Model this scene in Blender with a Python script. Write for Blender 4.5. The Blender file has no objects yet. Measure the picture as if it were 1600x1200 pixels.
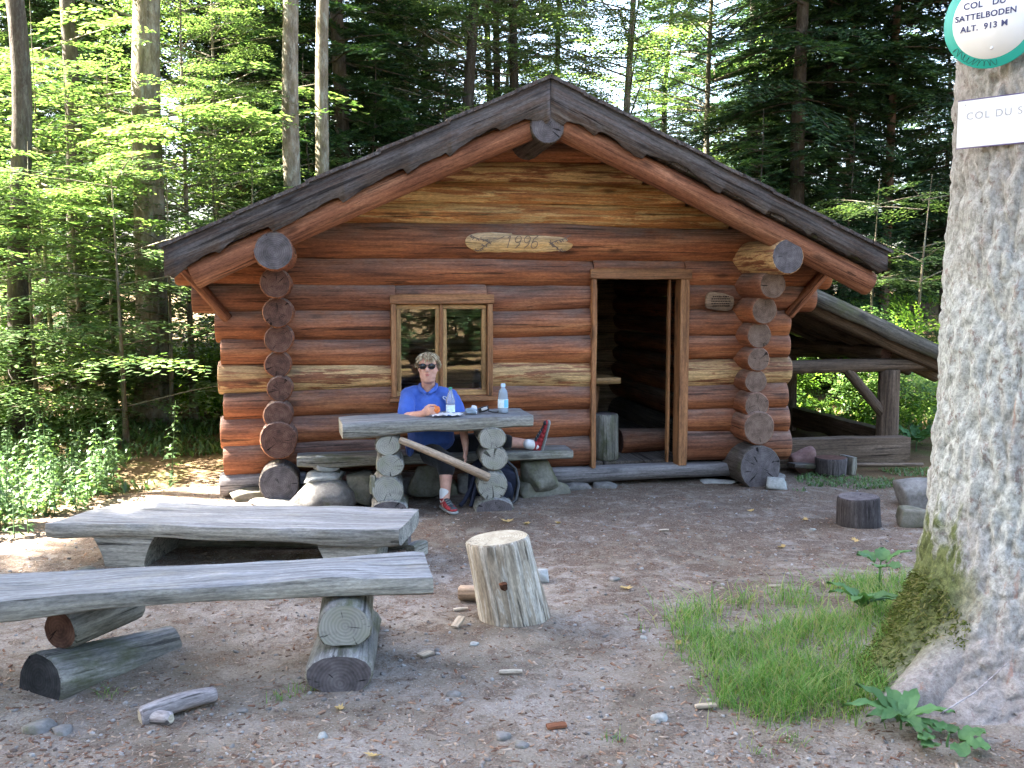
import bpy, bmesh, math, random
import numpy as np
from mathutils import Vector, Matrix, Euler

# ------------------------------------------------------------------ camera, sky, sun, exposure
sc = bpy.context.scene
FPX, YH, EZ = 1550.0, 455.0, 1.75           # focal length and horizon row in 1600x1200 photo pixels, eye height
PITCH = math.atan((600 - YH) / FPX)
cam_d = bpy.data.cameras.new('camera'); cam = bpy.data.objects.new('camera', cam_d)
sc.collection.objects.link(cam); sc.camera = cam
cam_d.sensor_width = 36; cam_d.lens = FPX / 1600 * 36; cam_d.clip_start = 0.05; cam_d.clip_end = 1500
cam.location = (0, 0, EZ); cam.rotation_euler = (math.pi / 2 - PITCH, 0, 0)

TO_SUN = Vector((-0.88, 0.12, 1.0)).normalized()
elev = math.asin(TO_SUN.z); azim = math.atan2(TO_SUN.x, TO_SUN.y)
w = bpy.data.worlds.new('World'); sc.world = w; w.use_nodes = True
wn = w.node_tree.nodes; bgn = wn['Background']
sky_n = wn.new('ShaderNodeTexSky'); sky_n.sky_type = 'NISHITA'; sky_n.sun_disc = False
sky_n.sun_elevation = elev; sky_n.sun_rotation = azim; sky_n.air_density = 1.0; sky_n.dust_density = 4.0
sky_n.ozone_density = 0.7
w.node_tree.links.new(sky_n.outputs[0], bgn.inputs[0]); bgn.inputs[1].default_value = 0.06
sun_d = bpy.data.lights.new('sun', 'SUN'); sun_d.energy = 5.0; sun_d.angle = math.radians(0.53)
sun_d.color = (1.0, 0.95, 0.86)
sun = bpy.data.objects.new('sun', sun_d); sc.collection.objects.link(sun)
sun.rotation_euler = (-TO_SUN).to_track_quat('-Z', 'Y').to_euler()
vs = sc.view_settings
vs.view_transform = 'Standard'; vs.look = 'None'; vs.gamma = 1.0; vs.use_curve_mapping = False
vs.exposure = 4.72
sc.cycles.use_denoising = True
sc.cycles.max_bounces = 6; sc.cycles.diffuse_bounces = 4; sc.cycles.glossy_bounces = 2; sc.cycles.transmission_bounces = 5
sc.cycles.transparent_max_bounces = 4; sc.cycles.caustics_reflective = False; sc.cycles.caustics_refractive = False

# ------------------------------------------------------------------ photo pixel -> place (used to read real positions)
def ray(x, y):
    v = np.array([x - 800, FPX, -(y - 600)], float)
    c, s = math.cos(PITCH), math.sin(PITCH)
    return np.array([v[0], v[1] * c + v[2] * s, -v[1] * s + v[2] * c])
CAM = np.array([0, 0, EZ])
def gnd(x, y, z=0.0):
    r = ray(x, y); return CAM + r * ((z - EZ) / r[2])
def at(x, y, Y):
    r = ray(x, y); return CAM + r * (Y / r[1])

# ------------------------------------------------------------------ noise
def hsh(ix, iy, iz, seed):
    h = (ix.astype(np.int64) * 374761393 + iy.astype(np.int64) * 668265263 + iz.astype(np.int64) * 2147483647 + seed * 974634777) & 0xffffffff
    h = ((h ^ (h >> 13)) * 1274126177) & 0xffffffff
    return ((h ^ (h >> 16)) & 0xffff) / 32767.5 - 1.0
def noise3(P, seed=0):
    P = np.asarray(P, float); I = np.floor(P); F = P - I; F = F * F * (3 - 2 * F); I = I.astype(np.int64)
    out = 0
    for dx in (0, 1):
        for dy in (0, 1):
            for dz in (0, 1):
                wgt = (F[..., 0] if dx else 1 - F[..., 0]) * (F[..., 1] if dy else 1 - F[..., 1]) * (F[..., 2] if dz else 1 - F[..., 2])
                out = out + wgt * hsh(I[..., 0] + dx, I[..., 1] + dy, I[..., 2] + dz, seed)
    return out
def fbm(P, seed=0, o=3):
    P = np.asarray(P, float); t = 0; a = 1.0
    for k in range(o):
        t = t + a * noise3(P * 2 ** k, seed + k * 17); a *= 0.5
    return t

# ------------------------------------------------------------------ object helpers
COL = sc.collection
def link(o, parent=None):
    COL.objects.link(o)
    if parent is not None: o.parent = parent
    return o
def tag(o, label=None, cat=None, group=None, kind=None):
    if label: o['label'] = label
    if cat: o['category'] = cat
    if group: o['group'] = group
    if kind: o['kind'] = kind
    return o
def empty(name, loc=(0, 0, 0), rz=0.0, label=None, cat=None, group=None):
    o = bpy.data.objects.new(name, None); o.empty_display_size = 0.1
    link(o); o.location = loc; o.rotation_euler = (0, 0, rz)
    return tag(o, label, cat, group)
def mesh_np(name, V, F, mats=(), smooth=False, midx=None):
    """F: (M,k) array or list of arrays/lists of faces"""
    me = bpy.data.meshes.new(name); V = np.asarray(V, np.float32)
    me.vertices.add(len(V)); me.vertices.foreach_set('co', V.ravel())
    if isinstance(F, np.ndarray) and F.ndim == 2:
        M, k = F.shape; flat = F.ravel(); starts = np.arange(M) * k; tot = np.full(M, k)
    else:
        tot = np.array([len(f) for f in F]); flat = np.concatenate([np.asarray(f) for f in F]); starts = np.concatenate([[0], np.cumsum(tot)[:-1]]); M = len(F)
    me.loops.add(len(flat)); me.loops.foreach_set('vertex_index', flat.astype(np.int32))
    me.polygons.add(M); me.polygons.foreach_set('loop_start', starts.astype(np.int32)); me.polygons.foreach_set('loop_total', tot.astype(np.int32))
    for m in mats: me.materials.append(m)
    if midx is not None: me.polygons.foreach_set('material_index', np.asarray(midx, np.int32))
    if smooth: me.polygons.foreach_set('use_smooth', np.ones(M, bool))
    me.update(calc_edges=True); me.validate()
    return me
def obj(name, me, parent=None, loc=(0, 0, 0), rot=(0, 0, 0), scale=(1, 1, 1)):
    o = bpy.data.objects.new(name, me); link(o, parent)
    o.location = loc; o.rotation_euler = rot; o.scale = scale
    return o
def along(p, q):
    """location + rotation that lays a mesh built along +X from p to q"""
    d = Vector(q) - Vector(p); e = d.to_track_quat('X', 'Z').to_euler()
    return tuple(p), e, d.length

def loft(rings, closed_caps=True, smooth=True, mats=(), name='loft', cap_inset=0.0):
    R = np.asarray(rings, float); n, k, _ = R.shape
    V = R.reshape(-1, 3); F = []; mi = []
    i, j = np.meshgrid(np.arange(n - 1), np.arange(k), indexing='ij'); j2 = (j + 1) % k
    Q = np.stack([i * k + j, i * k + j2, (i + 1) * k + j2, (i + 1) * k + j], -1).reshape(-1, 4)
    F = [tuple(q) for q in Q]; mi = [0] * len(F); sm = [smooth] * len(F)
    if closed_caps:
        for end in (0, n - 1):
            c = R[end].mean(0); base = len(V)
            V = np.vstack([V, R[end] * 1.0, c[None]])
            ci = base + k
            for a in range(k):
                b = (a + 1) % k
                F.append((base + b, base + a, ci) if end == 0 else (base + a, base + b, ci)); mi.append(1 if len(mats) > 1 else 0); sm.append(False)
    me = mesh_np(name, V, F, mats, False, mi)
    me.polygons.foreach_set('use_smooth', np.array(sm, bool))
    return me
def log_mesh(L, r, seed=0, r2=None, sides=18, step=0.09, mats=(), bow=0.0, zlo=None, zhi=None, rough=1.0, oval=1.0, slant=0.0, chamfer=0.012):
    r2 = r if r2 is None else r2
    n = max(4, int(L / step)); xs = np.linspace(0, L, n + 1)
    xs = np.unique(np.concatenate([xs, [chamfer, L - chamfer]]))
    th = np.linspace(0, 2 * math.pi, sides, endpoint=False)
    X, T = np.meshgrid(xs, th, indexing='ij')
    rr = r + (r2 - r) * X / L
    P = np.stack([X * 1.1, np.cos(T) * 1.1, np.sin(T) * 1.1], -1) + seed * 7.31
    rr = rr * (1 + rough * (0.05 * fbm(P * np.array([0.9, 1, 1]), seed, 2) + 0.016 * noise3(P * np.array([5, 2.5, 2.5]), seed + 5)))
    rr = np.where((X <= 0) | (X >= L), rr - chamfer * 0.8, rr)
    y = rr * np.cos(T); z = rr * np.sin(T) * oval
    cx = bow * np.sin(math.pi * X / L) + rough * 0.012 * noise3(np.stack([X * 0.8, X * 0, X * 0], -1), seed + 9)
    z = z + cx
    if zlo is not None: z = np.maximum(z, zlo)
    if zhi is not None: z = np.minimum(z, zhi)
    X = X + slant * z
    return loft(np.stack([X, y, z], -1), mats=mats, name='log')
def slab_mesh(L, W, T, seed=0, mats=(), step=0.08, taper=0.0, wane=0.3, rough=1.0, endcut=0.0, topwave=0.006, sag=0.0):
    """half log: flat top at z=0, rounded underside; along X, width along Y (0 = front edge at -W/2)"""
    n = max(6, int(L / step)); xs = np.linspace(0, L, n + 1)
    a = []
    for yy in np.linspace(-0.5, 0.5, 9): a.append((yy, 0.0))
    for yy, zz in ((0.508, -0.06), (0.52, -0.45), (0.50, -0.82), (0.42, -0.97), (0.2, -1.0), (-0.2, -1.0), (-0.42, -0.97), (-0.50, -0.82), (-0.52, -0.45), (-0.508, -0.06)): a.append((yy, zz))
    a = np.array(a); k = len(a); rings = []
    for x in xs:
        wv = 1 + rough * 0.06 * float(fbm(np.array([x * 1.3, seed, 0.0]), seed, 2)) + taper * (x / L - 0.5)
        tv = 1 + rough * 0.16 * float(fbm(np.array([x * 1.5, seed, 4.0]), seed + 3, 2))
        y = a[:, 0] * W * wv; z = a[:, 1] * T * tv
        P = np.stack([np.full(k, x * 6), y * 9, z * 9], -1)
        d = 0.006 * rough * noise3(P, seed + 8)
        y = y + np.sign(a[:, 0]) * d; z = z + np.where(a[:, 1] < 0, d, topwave * fbm(P * 0.4, seed + 2, 2)) + sag * math.sin(math.pi * x / L)
        xe = np.full(k, x)
        if x == xs[0] or x == xs[-1]: z = z * 0.93 - 0.004; y = y * 0.985
        if endcut: xe = xe + endcut * (y / W + 0.5) * (1 - x / L)
        rings.append(np.stack([xe, y, z], -1))
    me = loft(rings, mats=mats, name='slab'); me.set_sharp_from_angle(angle=math.radians(38)); return me
def box_mesh(sx, sy, sz, mats=(), bev=0.006, seed=None, rough=0.0, segs=None):
    """board along X from 0..sx, y centred, z centred, softly bevelled and slightly uneven"""
    n = segs or max(2, int(sx / 0.12)); xs = np.linspace(0, sx, n + 1); b = min(bev, sy * 0.3, sz * 0.3)
    hy, hz = sy / 2, sz / 2
    prof = np.array([(-hy + b, -hz), (hy - b, -hz), (hy, -hz + b), (hy, hz - b), (hy - b, hz), (-hy + b, hz), (-hy, hz - b), (-hy, -hz + b)])
    rings = []
    for i, x in enumerate(xs):
        p = prof.copy()
        if i in (0, n): p = p * np.array([(hy - b * .6) / hy, (hz - b * .6) / hz])
        if rough:
            P = np.stack([np.full(8, x * 4.0), p[:, 0] * 8, p[:, 1] * 8], -1)
            p = p + rough * np.stack([noise3(P, (seed or 0)), noise3(P + 31, (seed or 0) + 4)], -1)
        rings.append(np.stack([np.full(8, x), p[:, 0], p[:, 1]], -1))
    return loft(rings, mats=mats, smooth=False, name='board')
def tube_mesh(pts, radii, sides=8, mats=(), caps=True, smooth=True):
    pts = np.asarray(pts, float); n = len(pts); radii = np.broadcast_to(np.asarray(radii, float), (n,))
    T = np.gradient(pts, axis=0); T /= np.linalg.norm(T, axis=1)[:, None] + 1e-9
    up = np.array([0, 0, 1.0]) if abs(T[:, 2]).mean() < 0.8 else np.array([1.0, 0, 0])
    N = np.cross(T, up); N /= np.linalg.norm(N, axis=1)[:, None] + 1e-9; B = np.cross(T, N)
    th = np.linspace(0, 2 * math.pi, sides, endpoint=False)
    R = pts[:, None] + radii[:, None, None] * (np.cos(th)[None, :, None] * N[:, None] + np.sin(th)[None, :, None] * B[:, None])
    return loft(R[:, ::-1], caps, smooth, mats, 'tube')
def rock_mesh(sx, sy, sz, seed=0, mats=(), sub=3, facets=9, rough=0.05):
    bm = bmesh.new(); bmesh.ops.create_icosphere(bm, subdivisions=sub, radius=1)
    V = np.array([v.co for v in bm.verts]); F = [[v.index for v in f.verts] for f in bm.faces]; bm.free()
    rng = np.random.default_rng(seed)
    for q in range(facets + 6):
        nrm = rng.normal(size=3) if q >= 6 else np.eye(3)[q % 3] * (1 if q < 3 else -1) + rng.normal(size=3) * .22
        nrm /= np.linalg.norm(nrm); d = rng.uniform(0.55, 0.85) if q >= 6 else rng.uniform(.48, .66)
        t = V @ nrm - d; V = V - np.where(t > 0, t, 0)[:, None] * nrm * 0.92
    V = V * (1 + rough * fbm(V * 2.2 + seed, seed, 3))[:, None]
    V = V * np.array([sx, sy, sz]) / 2 / 0.68
    return mesh_np('rock', V, np.array(F), mats, smooth=False)
def eval_mesh(ob):
    dg = bpy.context.evaluated_depsgraph_get(); dg.update()
    me = bpy.data.meshes.new_from_object(ob.evaluated_get(dg), depsgraph=dg)
    return me
def text_mesh(txt, size, mat, extrude=0.001, align='CENTER', shear=0.0, space=1.0, bold=0.0):
    cu = bpy.data.curves.new('lettering', 'FONT'); cu.body = txt; cu.size = size; cu.extrude = extrude; cu.align_x = align; cu.align_y = 'CENTER'; cu.shear = shear
    cu.space_character = space; cu.offset = bold
    o = bpy.data.objects.new('lettering', cu); COL.objects.link(o)
    me = eval_mesh(o); bpy.data.objects.remove(o); me.materials.clear(); me.materials.append(mat)
    return me

# ------------------------------------------------------------------ materials
def mat_new(name):
    m = bpy.data.materials.new(name); m.use_nodes = True; nt = m.node_tree
    return m, nt, nt.nodes['Principled BSDF']
def N(nt, t, **kw):
    n = nt.nodes.new(t)
    for k, v in kw.items(): setattr(n, k, v)
    return n
def coords(nt, scale=(1, 1, 1), rnd=True, space='Object'):
    tc = N(nt, 'ShaderNodeTexCoord'); out = tc.outputs[space]
    if rnd:
        oi = N(nt, 'ShaderNodeObjectInfo'); mu = N(nt, 'ShaderNodeMath', operation='MULTIPLY'); mu.inputs[1].default_value = 53.0
        nt.links.new(oi.outputs['Random'], mu.inputs[0])
        ad = N(nt, 'ShaderNodeVectorMath', operation='ADD'); nt.links.new(out, ad.inputs[0]); nt.links.new(mu.outputs[0], ad.inputs[1]); out = ad.outputs[0]
    mp = N(nt, 'ShaderNodeMapping'); mp.inputs['Scale'].default_value = scale; nt.links.new(out, mp.inputs['Vector'])
    return mp.outputs[0]
def noise_n(nt, vec, scale=1.0, detail=6, rough=0.6, dist=0.0):
    n = N(nt, 'ShaderNodeTexNoise'); n.inputs['Scale'].default_value = scale; n.inputs['Detail'].default_value = detail
    n.inputs['Roughness'].default_value = rough; n.inputs['Distortion'].default_value = dist; nt.links.new(vec, n.inputs['Vector']); return n.outputs['Fac']
def ramp(nt, fac, stops, interp='LINEAR'):
    r = N(nt, 'ShaderNodeValToRGB'); r.color_ramp.interpolation = interp; e = r.color_ramp.elements
    while len(e) < len(stops): e.new(0.5)
    for el, (p, c) in zip(e, stops):
        el.position = p; el.color = (*c, 1) if len(c) == 3 else c
    nt.links.new(fac, r.inputs[0]); return r.outputs[0]
def g(v): return (v, v, v)
def mix(nt, f, a, b, mode='MIX'):
    m = N(nt, 'ShaderNodeMix', data_type='RGBA', blend_type=mode)
    for sock, val in ((m.inputs[0], f), (m.inputs['A'] if False else m.inputs[6], a), (m.inputs[7], b)):
        if isinstance(val, bpy.types.NodeSocket): nt.links.new(val, sock)
        elif isinstance(val, (int, float)): sock.default_value = val
        else: sock.default_value = (*val, 1)
    return m.outputs[2]
def mathn(nt, op, a, b=0.0, clamp=False):
    m = N(nt, 'ShaderNodeMath', operation=op); m.use_clamp = clamp
    for s, v in ((m.inputs[0], a), (m.inputs[1], b)):
        if isinstance(v, bpy.types.NodeSocket): nt.links.new(v, s)
        else: s.default_value = v
    return m.outputs[0]
def bump(nt, bsdf, h, strength=0.3, dist=0.01):
    b = N(nt, 'ShaderNodeBump'); b.inputs['Strength'].default_value = strength; b.inputs['Distance'].default_value = dist
    nt.links.new(h, b.inputs['Height']); nt.links.new(b.outputs[0], bsdf.inputs['Normal'])
def setc(nt, bsdf, c, rough=0.8, spec=0.25):
    if isinstance(c, bpy.types.NodeSocket): nt.links.new(c, bsdf.inputs['Base Color'])
    else: bsdf.inputs['Base Color'].default_value = (*c, 1)
    if isinstance(rough, bpy.types.NodeSocket): nt.links.new(rough, bsdf.inputs['Roughness'])
    else: bsdf.inputs['Roughness'].default_value = rough
    bsdf.inputs['Specular IOR Level'].default_value = spec

def wood(name, dark, base, pale, weather=None, wf=0.5, rough=0.75, spec=0.3, moss=0.0, streak=1.0, patches=None, pf=0.5):
    m, nt, b = mat_new(name)
    v1 = coords(nt, (0.9, 9, 9)); v2 = coords(nt, (2.2, 55, 55)); v3 = coords(nt, (1.0, 2.2, 2.2)); v4 = coords(nt, (4.5, 11, 11))
    n1 = noise_n(nt, v1, 1.0, 7, 0.65, 0.6); n2 = noise_n(nt, v2, 1.0, 5, 0.6, 0.2); n3 = noise_n(nt, v3, 1.0, 4, 0.55)
    c = ramp(nt, n1, [(0.28, dark), (0.5, base), (0.74, pale)])
    if patches is not None:
        pm = ramp(nt, noise_n(nt, coords(nt, (1.6, 20, 20)), 1.0, 7, 0.72, 0.8), [(0.56 - 0.2 * pf, g(0)), (0.60 - 0.16 * pf, g(1))])
        c = mix(nt, pm, c, patches)
    c = mix(nt, 0.9, c, ramp(nt, n2, [(0.28, g(0.35)), (0.5, g(0.95)), (0.75, g(1.4))]), 'MULTIPLY')
    n5 = noise_n(nt, coords(nt, (30, 110, 110)), 1.0, 3, 0.7); c = mix(nt, 0.8, c, ramp(nt, n5, [(0.3, g(0.62)), (0.7, g(1.35))]), 'MULTIPLY')
    c = mix(nt, 0.6, c, ramp(nt, n3, [(0.3, g(0.5)), (0.7, g(1.3))]), 'MULTIPLY')
    # long drying checks and knots
    ck = ramp(nt, noise_n(nt, coords(nt, (0.8, 26, 26)), 1.0, 4, 0.6, 0.4), [(0.355, g(0.18)), (0.38, g(1.0))])
    c = mix(nt, 0.8 * streak, c, ck, 'MULTIPLY')
    vo = N(nt, 'ShaderNodeTexVoronoi'); vo.inputs['Scale'].default_value = 1.0; nt.links.new(coords(nt, (2.1, 6.5, 6.5)), vo.inputs['Vector'])
    kn = ramp(nt, vo.outputs['Distance'], [(0.07, g(0.2)), (0.13, g(0.55)), (0.2, g(1.0))])
    c = mix(nt, 0.75, c, kn, 'MULTIPLY')
    if weather is not None:
        ge = N(nt, 'ShaderNodeNewGeometry'); sx = N(nt, 'ShaderNodeSeparateXYZ'); nt.links.new(ge.outputs['Normal'], sx.inputs[0])
        up = mathn(nt, 'MULTIPLY_ADD', sx.outputs[2], 0.9); up.node.inputs[2].default_value = 0.15
        wm = mathn(nt, 'MULTIPLY', up, ramp(nt, noise_n(nt, v4, 0.7, 5, 0.7), [(0.3, g(0.35)), (0.7, g(1.5))]), True)
        wm = mathn(nt, 'MULTIPLY', wm, wf, True)
        wv = mix(nt, 0.85, weather, ramp(nt, n2, [(0.3, g(0.5)), (0.7, g(1.35))]), 'MULTIPLY'); wv = mix(nt, 0.8, wv, ramp(nt, n1, [(0.3, g(0.6)), (0.7, g(1.3))]), 'MULTIPLY'); wv = mix(nt, 0.7, wv, ramp(nt, n5, [(0.3, g(0.65)), (0.7, g(1.3))]), 'MULTIPLY'); wv = mix(nt, 0.6, wv, ck, 'MULTIPLY')
        c = mix(nt, wm, c, wv)
    if moss:
        mm = ramp(nt, noise_n(nt, coords(nt, (2.5, 5, 5)), 1.0, 6, 0.7), [(0.62 - moss * 0.3, g(0)), (0.75 - moss * 0.2, g(1))])
        c = mix(nt, mathn(nt, 'MULTIPLY', mm, 0.75), c, (0.075, 0.085, 0.03))
    setc(nt, b, c, ramp(nt, n2, [(0.2, g(rough + 0.12)), (0.8, g(rough - 0.1))]), spec)
    h = mathn(nt, 'ADD', mathn(nt, 'MULTIPLY', n2, 0.7), mathn(nt, 'MULTIPLY', mix(nt, 0.0, ck, ck), 0.8))
    bump(nt, b, h, 0.55, 0.006)
    return m
def endgrain(name, dark, base, pale, crack=0.8, moss=0.0):
    m, nt, b = mat_new(name)
    tc = N(nt, 'ShaderNodeTexCoord'); mp = N(nt, 'ShaderNodeMapping'); mp.inputs['Scale'].default_value = (0, 1, 1); nt.links.new(tc.outputs['Object'], mp.inputs[0])
    le = N(nt, 'ShaderNodeVectorMath', operation='LENGTH'); nt.links.new(mp.outputs[0], le.inputs[0])
    v = coords(nt, (9, 9, 9)); nn = noise_n(nt, v, 1, 4, 0.6)
    rr = mathn(nt, 'ADD', mathn(nt, 'MULTIPLY', le.outputs['Value'], 420.0), mathn(nt, 'MULTIPLY', nn, 9.0))
    rings = mathn(nt, 'MULTIPLY_ADD', mathn(nt, 'SINE', rr), 0.5); rings.node.inputs[2].default_value = 0.5
    c = ramp(nt, noise_n(nt, coords(nt, (14, 14, 14)), 1, 6, 0.7), [(0.28, dark), (0.5, base), (0.75, pale)])
    c = mix(nt, 0.35, c, ramp(nt, rings, [(0, g(0.55)), (1, g(1.2))]), 'MULTIPLY')
    # radial checks
    sp = N(nt, 'ShaderNodeSeparateXYZ'); nt.links.new(tc.outputs['Object'], sp.inputs[0])
    an = mathn(nt, 'ARCTAN2', sp.outputs[2], sp.outputs[1])
    oi = N(nt, 'ShaderNodeObjectInfo')
    cb = N(nt, 'ShaderNodeCombineXYZ'); nt.links.new(mathn(nt, 'MULTIPLY', an, 2.4), cb.inputs[0]); nt.links.new(mathn(nt, 'MULTIPLY', oi.outputs['Random'], 90.0), cb.inputs[1]); nt.links.new(mathn(nt, 'MULTIPLY', le.outputs['Value'], 4.0), cb.inputs[2])
    cr = ramp(nt, noise_n(nt, cb.outputs[0], 1.6, 3, 0.5), [(0.325, g(0.12)), (0.355, g(1))])
    c = mix(nt, crack, c, cr, 'MULTIPLY')
    if moss:
        mm = ramp(nt, noise_n(nt, coords(nt, (7, 7, 7)), 1.0, 5, 0.7), [(0.5 - moss * 0.2, g(0)), (0.7, g(1))])
        c = mix(nt, mathn(nt, 'MULTIPLY', mm, 0.6), c, (0.10, 0.12, 0.05))
    setc(nt, b, c, 0.9, 0.15)
    bump(nt, b, mathn(nt, 'ADD', mathn(nt, 'MULTIPLY', rings, 0.25), mix(nt, 0, cr, cr)), 0.5, 0.006)
    return m
def plain(name, c, rough=0.6, spec=0.4, var=0.15, scale=12, bumpy=0.0, metal=0.0):
    m, nt, b = mat_new(name)
    n = noise_n(nt, coords(nt, (scale,) * 3), 1, 5, 0.6)
    col = mix(nt, 1.0, c, ramp(nt, n, [(0.25, g(1 - var)), (0.75, g(1 + var))]), 'MULTIPLY')
    setc(nt, b, col, rough, spec); b.inputs['Metallic'].default_value = metal
    if bumpy: bump(nt, b, n, bumpy, 0.004)
    return m
def leafmat(name, cols, trans=0.35, rough=0.5, spec=0.35):
    """cols: list of leaf colours picked per leaf; thin, so light comes through"""
    m, nt, b = mat_new(name)
    ge = N(nt, 'ShaderNodeNewGeometry'); oi = N(nt, 'ShaderNodeObjectInfo')
    k = len(cols); c = ramp(nt, ge.outputs['Random Per Island'], [((i + 0.5) / k, col) for i, col in enumerate(cols)])
    hv = N(nt, 'ShaderNodeHueSaturation'); nt.links.new(c, hv.inputs['Color'])
    nt.links.new(mathn(nt, 'MULTIPLY_ADD', oi.outputs['Random'], 0.4), hv.inputs['Value']); hv.inputs['Value'].links[0].from_node.inputs[2].default_value = 0.8
    c = hv.outputs[0]
    setc(nt, b, c, rough, spec)
    tr = N(nt, 'ShaderNodeBsdfTranslucent')
    nt.links.new(mix(nt, 1.0, c, (1.45, 1.5, 0.75), 'MULTIPLY'), tr.inputs[0])
    ms = N(nt, 'ShaderNodeMixShader'); ms.inputs[0].default_value = trans
    nt.links.new(b.outputs[0], ms.inputs[1]); nt.links.new(tr.outputs[0], ms.inputs[2])
    nt.links.new(ms.outputs[0], nt.nodes['Material Output'].inputs[0])
    return m
def islandmat(name, cols, rough=0.9, spec=0.1):
    m, nt, b = mat_new(name); ge = N(nt, 'ShaderNodeNewGeometry'); k = len(cols)
    c = ramp(nt, ge.outputs['Random Per Island'], [(i / k, col) for i, col in enumerate(cols)], 'CONSTANT')
    n = noise_n(nt, coords(nt, (60, 60, 60), False), 1, 3, 0.6)
    c = mix(nt, 0.7, c, ramp(nt, n, [(0.3, g(0.7)), (0.7, g(1.25))]), 'MULTIPLY')
    setc(nt, b, c, rough, spec); return m
def glassmat(name, tint=(1, 1, 1), rough=0.02, ior=1.45):
    m, nt, b = mat_new(name); setc(nt, b, tint, rough, 0.5); b.inputs['Transmission Weight'].default_value = 1.0; b.inputs['IOR'].default_value = ior
    return m

MT = {}
MT['wall'] = wood('stained_log_wood', (0.125, 0.042, 0.02), (0.32, 0.108, 0.043), (0.47, 0.20, 0.085), (0.215, 0.15, 0.125), 0.9, 0.66, 0.25)
MT['wall2'] = wood('stained_log_wood_brown', (0.10, 0.037, 0.022), (0.25, 0.092, 0.045), (0.38, 0.175, 0.09), (0.21, 0.155, 0.13), 0.95, 0.7, 0.2)
MT['gable'] = wood('golden_log_wood', (0.24, 0.075, 0.025), (0.46, 0.19, 0.058), (0.55, 0.29, 0.10), (0.36, 0.22, 0.12), 0.25, 0.6, 0.3, patches=(0.60, 0.37, 0.15), pf=0.35)
MT['strip'] = wood('part_peeled_log_wood', (0.15, 0.05, 0.024), (0.28, 0.105, 0.045), (0.36, 0.16, 0.07), (0.25, 0.17, 0.12), 0.4, 0.62, 0.3, patches=(0.58, 0.37, 0.165), pf=0.5)
MT['rafter'] = wood('rafter_pole_wood', (0.12, 0.043, 0.025), (0.25, 0.10, 0.052), (0.38, 0.185, 0.105), None, 0, 0.78, 0.14)
MT['end'] = endgrain('log_end_grain', (0.05, 0.028, 0.022), (0.115, 0.06, 0.045), (0.185, 0.11, 0.085), 0.95)
MT['endtan'] = endgrain('tan_log_end_grain', (0.085, 0.055, 0.042), (0.17, 0.115, 0.088), (0.26, 0.185, 0.145), 0.95)  # weathered tan, lightened further for the light on the right corner ends
MT['endgrey'] = endgrain('grey_log_end_grain', (0.06, 0.052, 0.054), (0.115, 0.10, 0.102), (0.19, 0.17, 0.17), 0.95)
MT['endpale'] = endgrain('pale_log_end_grain', (0.2, 0.19, 0.17), (0.33, 0.32, 0.28), (0.46, 0.44, 0.39), 0.9, 0.2)
MT['endchar'] = endgrain('charred_log_end', (0.010, 0.011, 0.013), (0.025, 0.027, 0.031), (0.055, 0.058, 0.064), 0.9)
MT['fascia'] = wood('weathered_fascia_wood', (0.055, 0.048, 0.046), (0.108, 0.094, 0.09), (0.18, 0.16, 0.15), None, 0, 0.9, 0.1, patches=(0.10, 0.075, 0.065), pf=0.3)
MT['frame'] = wood('frame_board_wood', (0.17, 0.07, 0.03), (0.31, 0.14, 0.058), (0.42, 0.22, 0.10), None, 0, 0.55, 0.35)
MT['sash'] = wood('sash_wood', (0.27, 0.14, 0.05), (0.45, 0.26, 0.105), (0.56, 0.36, 0.17), None, 0, 0.5, 0.35)
MT['grey'] = wood('weathered_bench_wood', (0.17, 0.16, 0.135), (0.30, 0.285, 0.24), (0.47, 0.44, 0.375), (0.235, 0.24, 0.252), 1.1, 0.85, 0.2, streak=1.0)
MT['greydark'] = wood('mossy_bench_wood', (0.11, 0.10, 0.075), (0.23, 0.215, 0.175), (0.36, 0.34, 0.285), (0.21, 0.21, 0.215), 0.8, 0.85, 0.15, moss=0.4)
MT['dark'] = wood('old_dark_wood', (0.045, 0.035, 0.03), (0.095, 0.075, 0.062), (0.15, 0.125, 0.105), (0.14, 0.135, 0.13), 0.5, 0.85, 0.15, moss=0.2)
MT['sill'] = wood('worn_sill_wood', (0.13, 0.115, 0.11), (0.21, 0.19, 0.185), (0.29, 0.27, 0.265), (0.25, 0.24, 0.245), 0.8, 0.85, 0.15)
MT['block'] = wood('peeled_block_wood', (0.20, 0.155, 0.11), (0.35, 0.29, 0.215), (0.48, 0.425, 0.34), None, 0, 0.8, 0.2, patches=(0.50, 0.46, 0.39), pf=0.4)
MT['pole'] = wood('bare_pole_wood', (0.24, 0.16, 0.10), (0.40, 0.29, 0.20), (0.50, 0.39, 0.29), None, 0, 0.6, 0.3)
MT['stump'] = wood('dark_stump_bark', (0.04, 0.034, 0.034), (0.085, 0.074, 0.073), (0.14, 0.125, 0.122), None, 0, 0.9, 0.1)
MT['inner'] = wood('unstained_log_wood', (0.22, 0.145, 0.09), (0.38, 0.26, 0.165), (0.50, 0.36, 0.24), None, 0, 0.8, 0.2)  # natural pale logs of the interior
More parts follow.
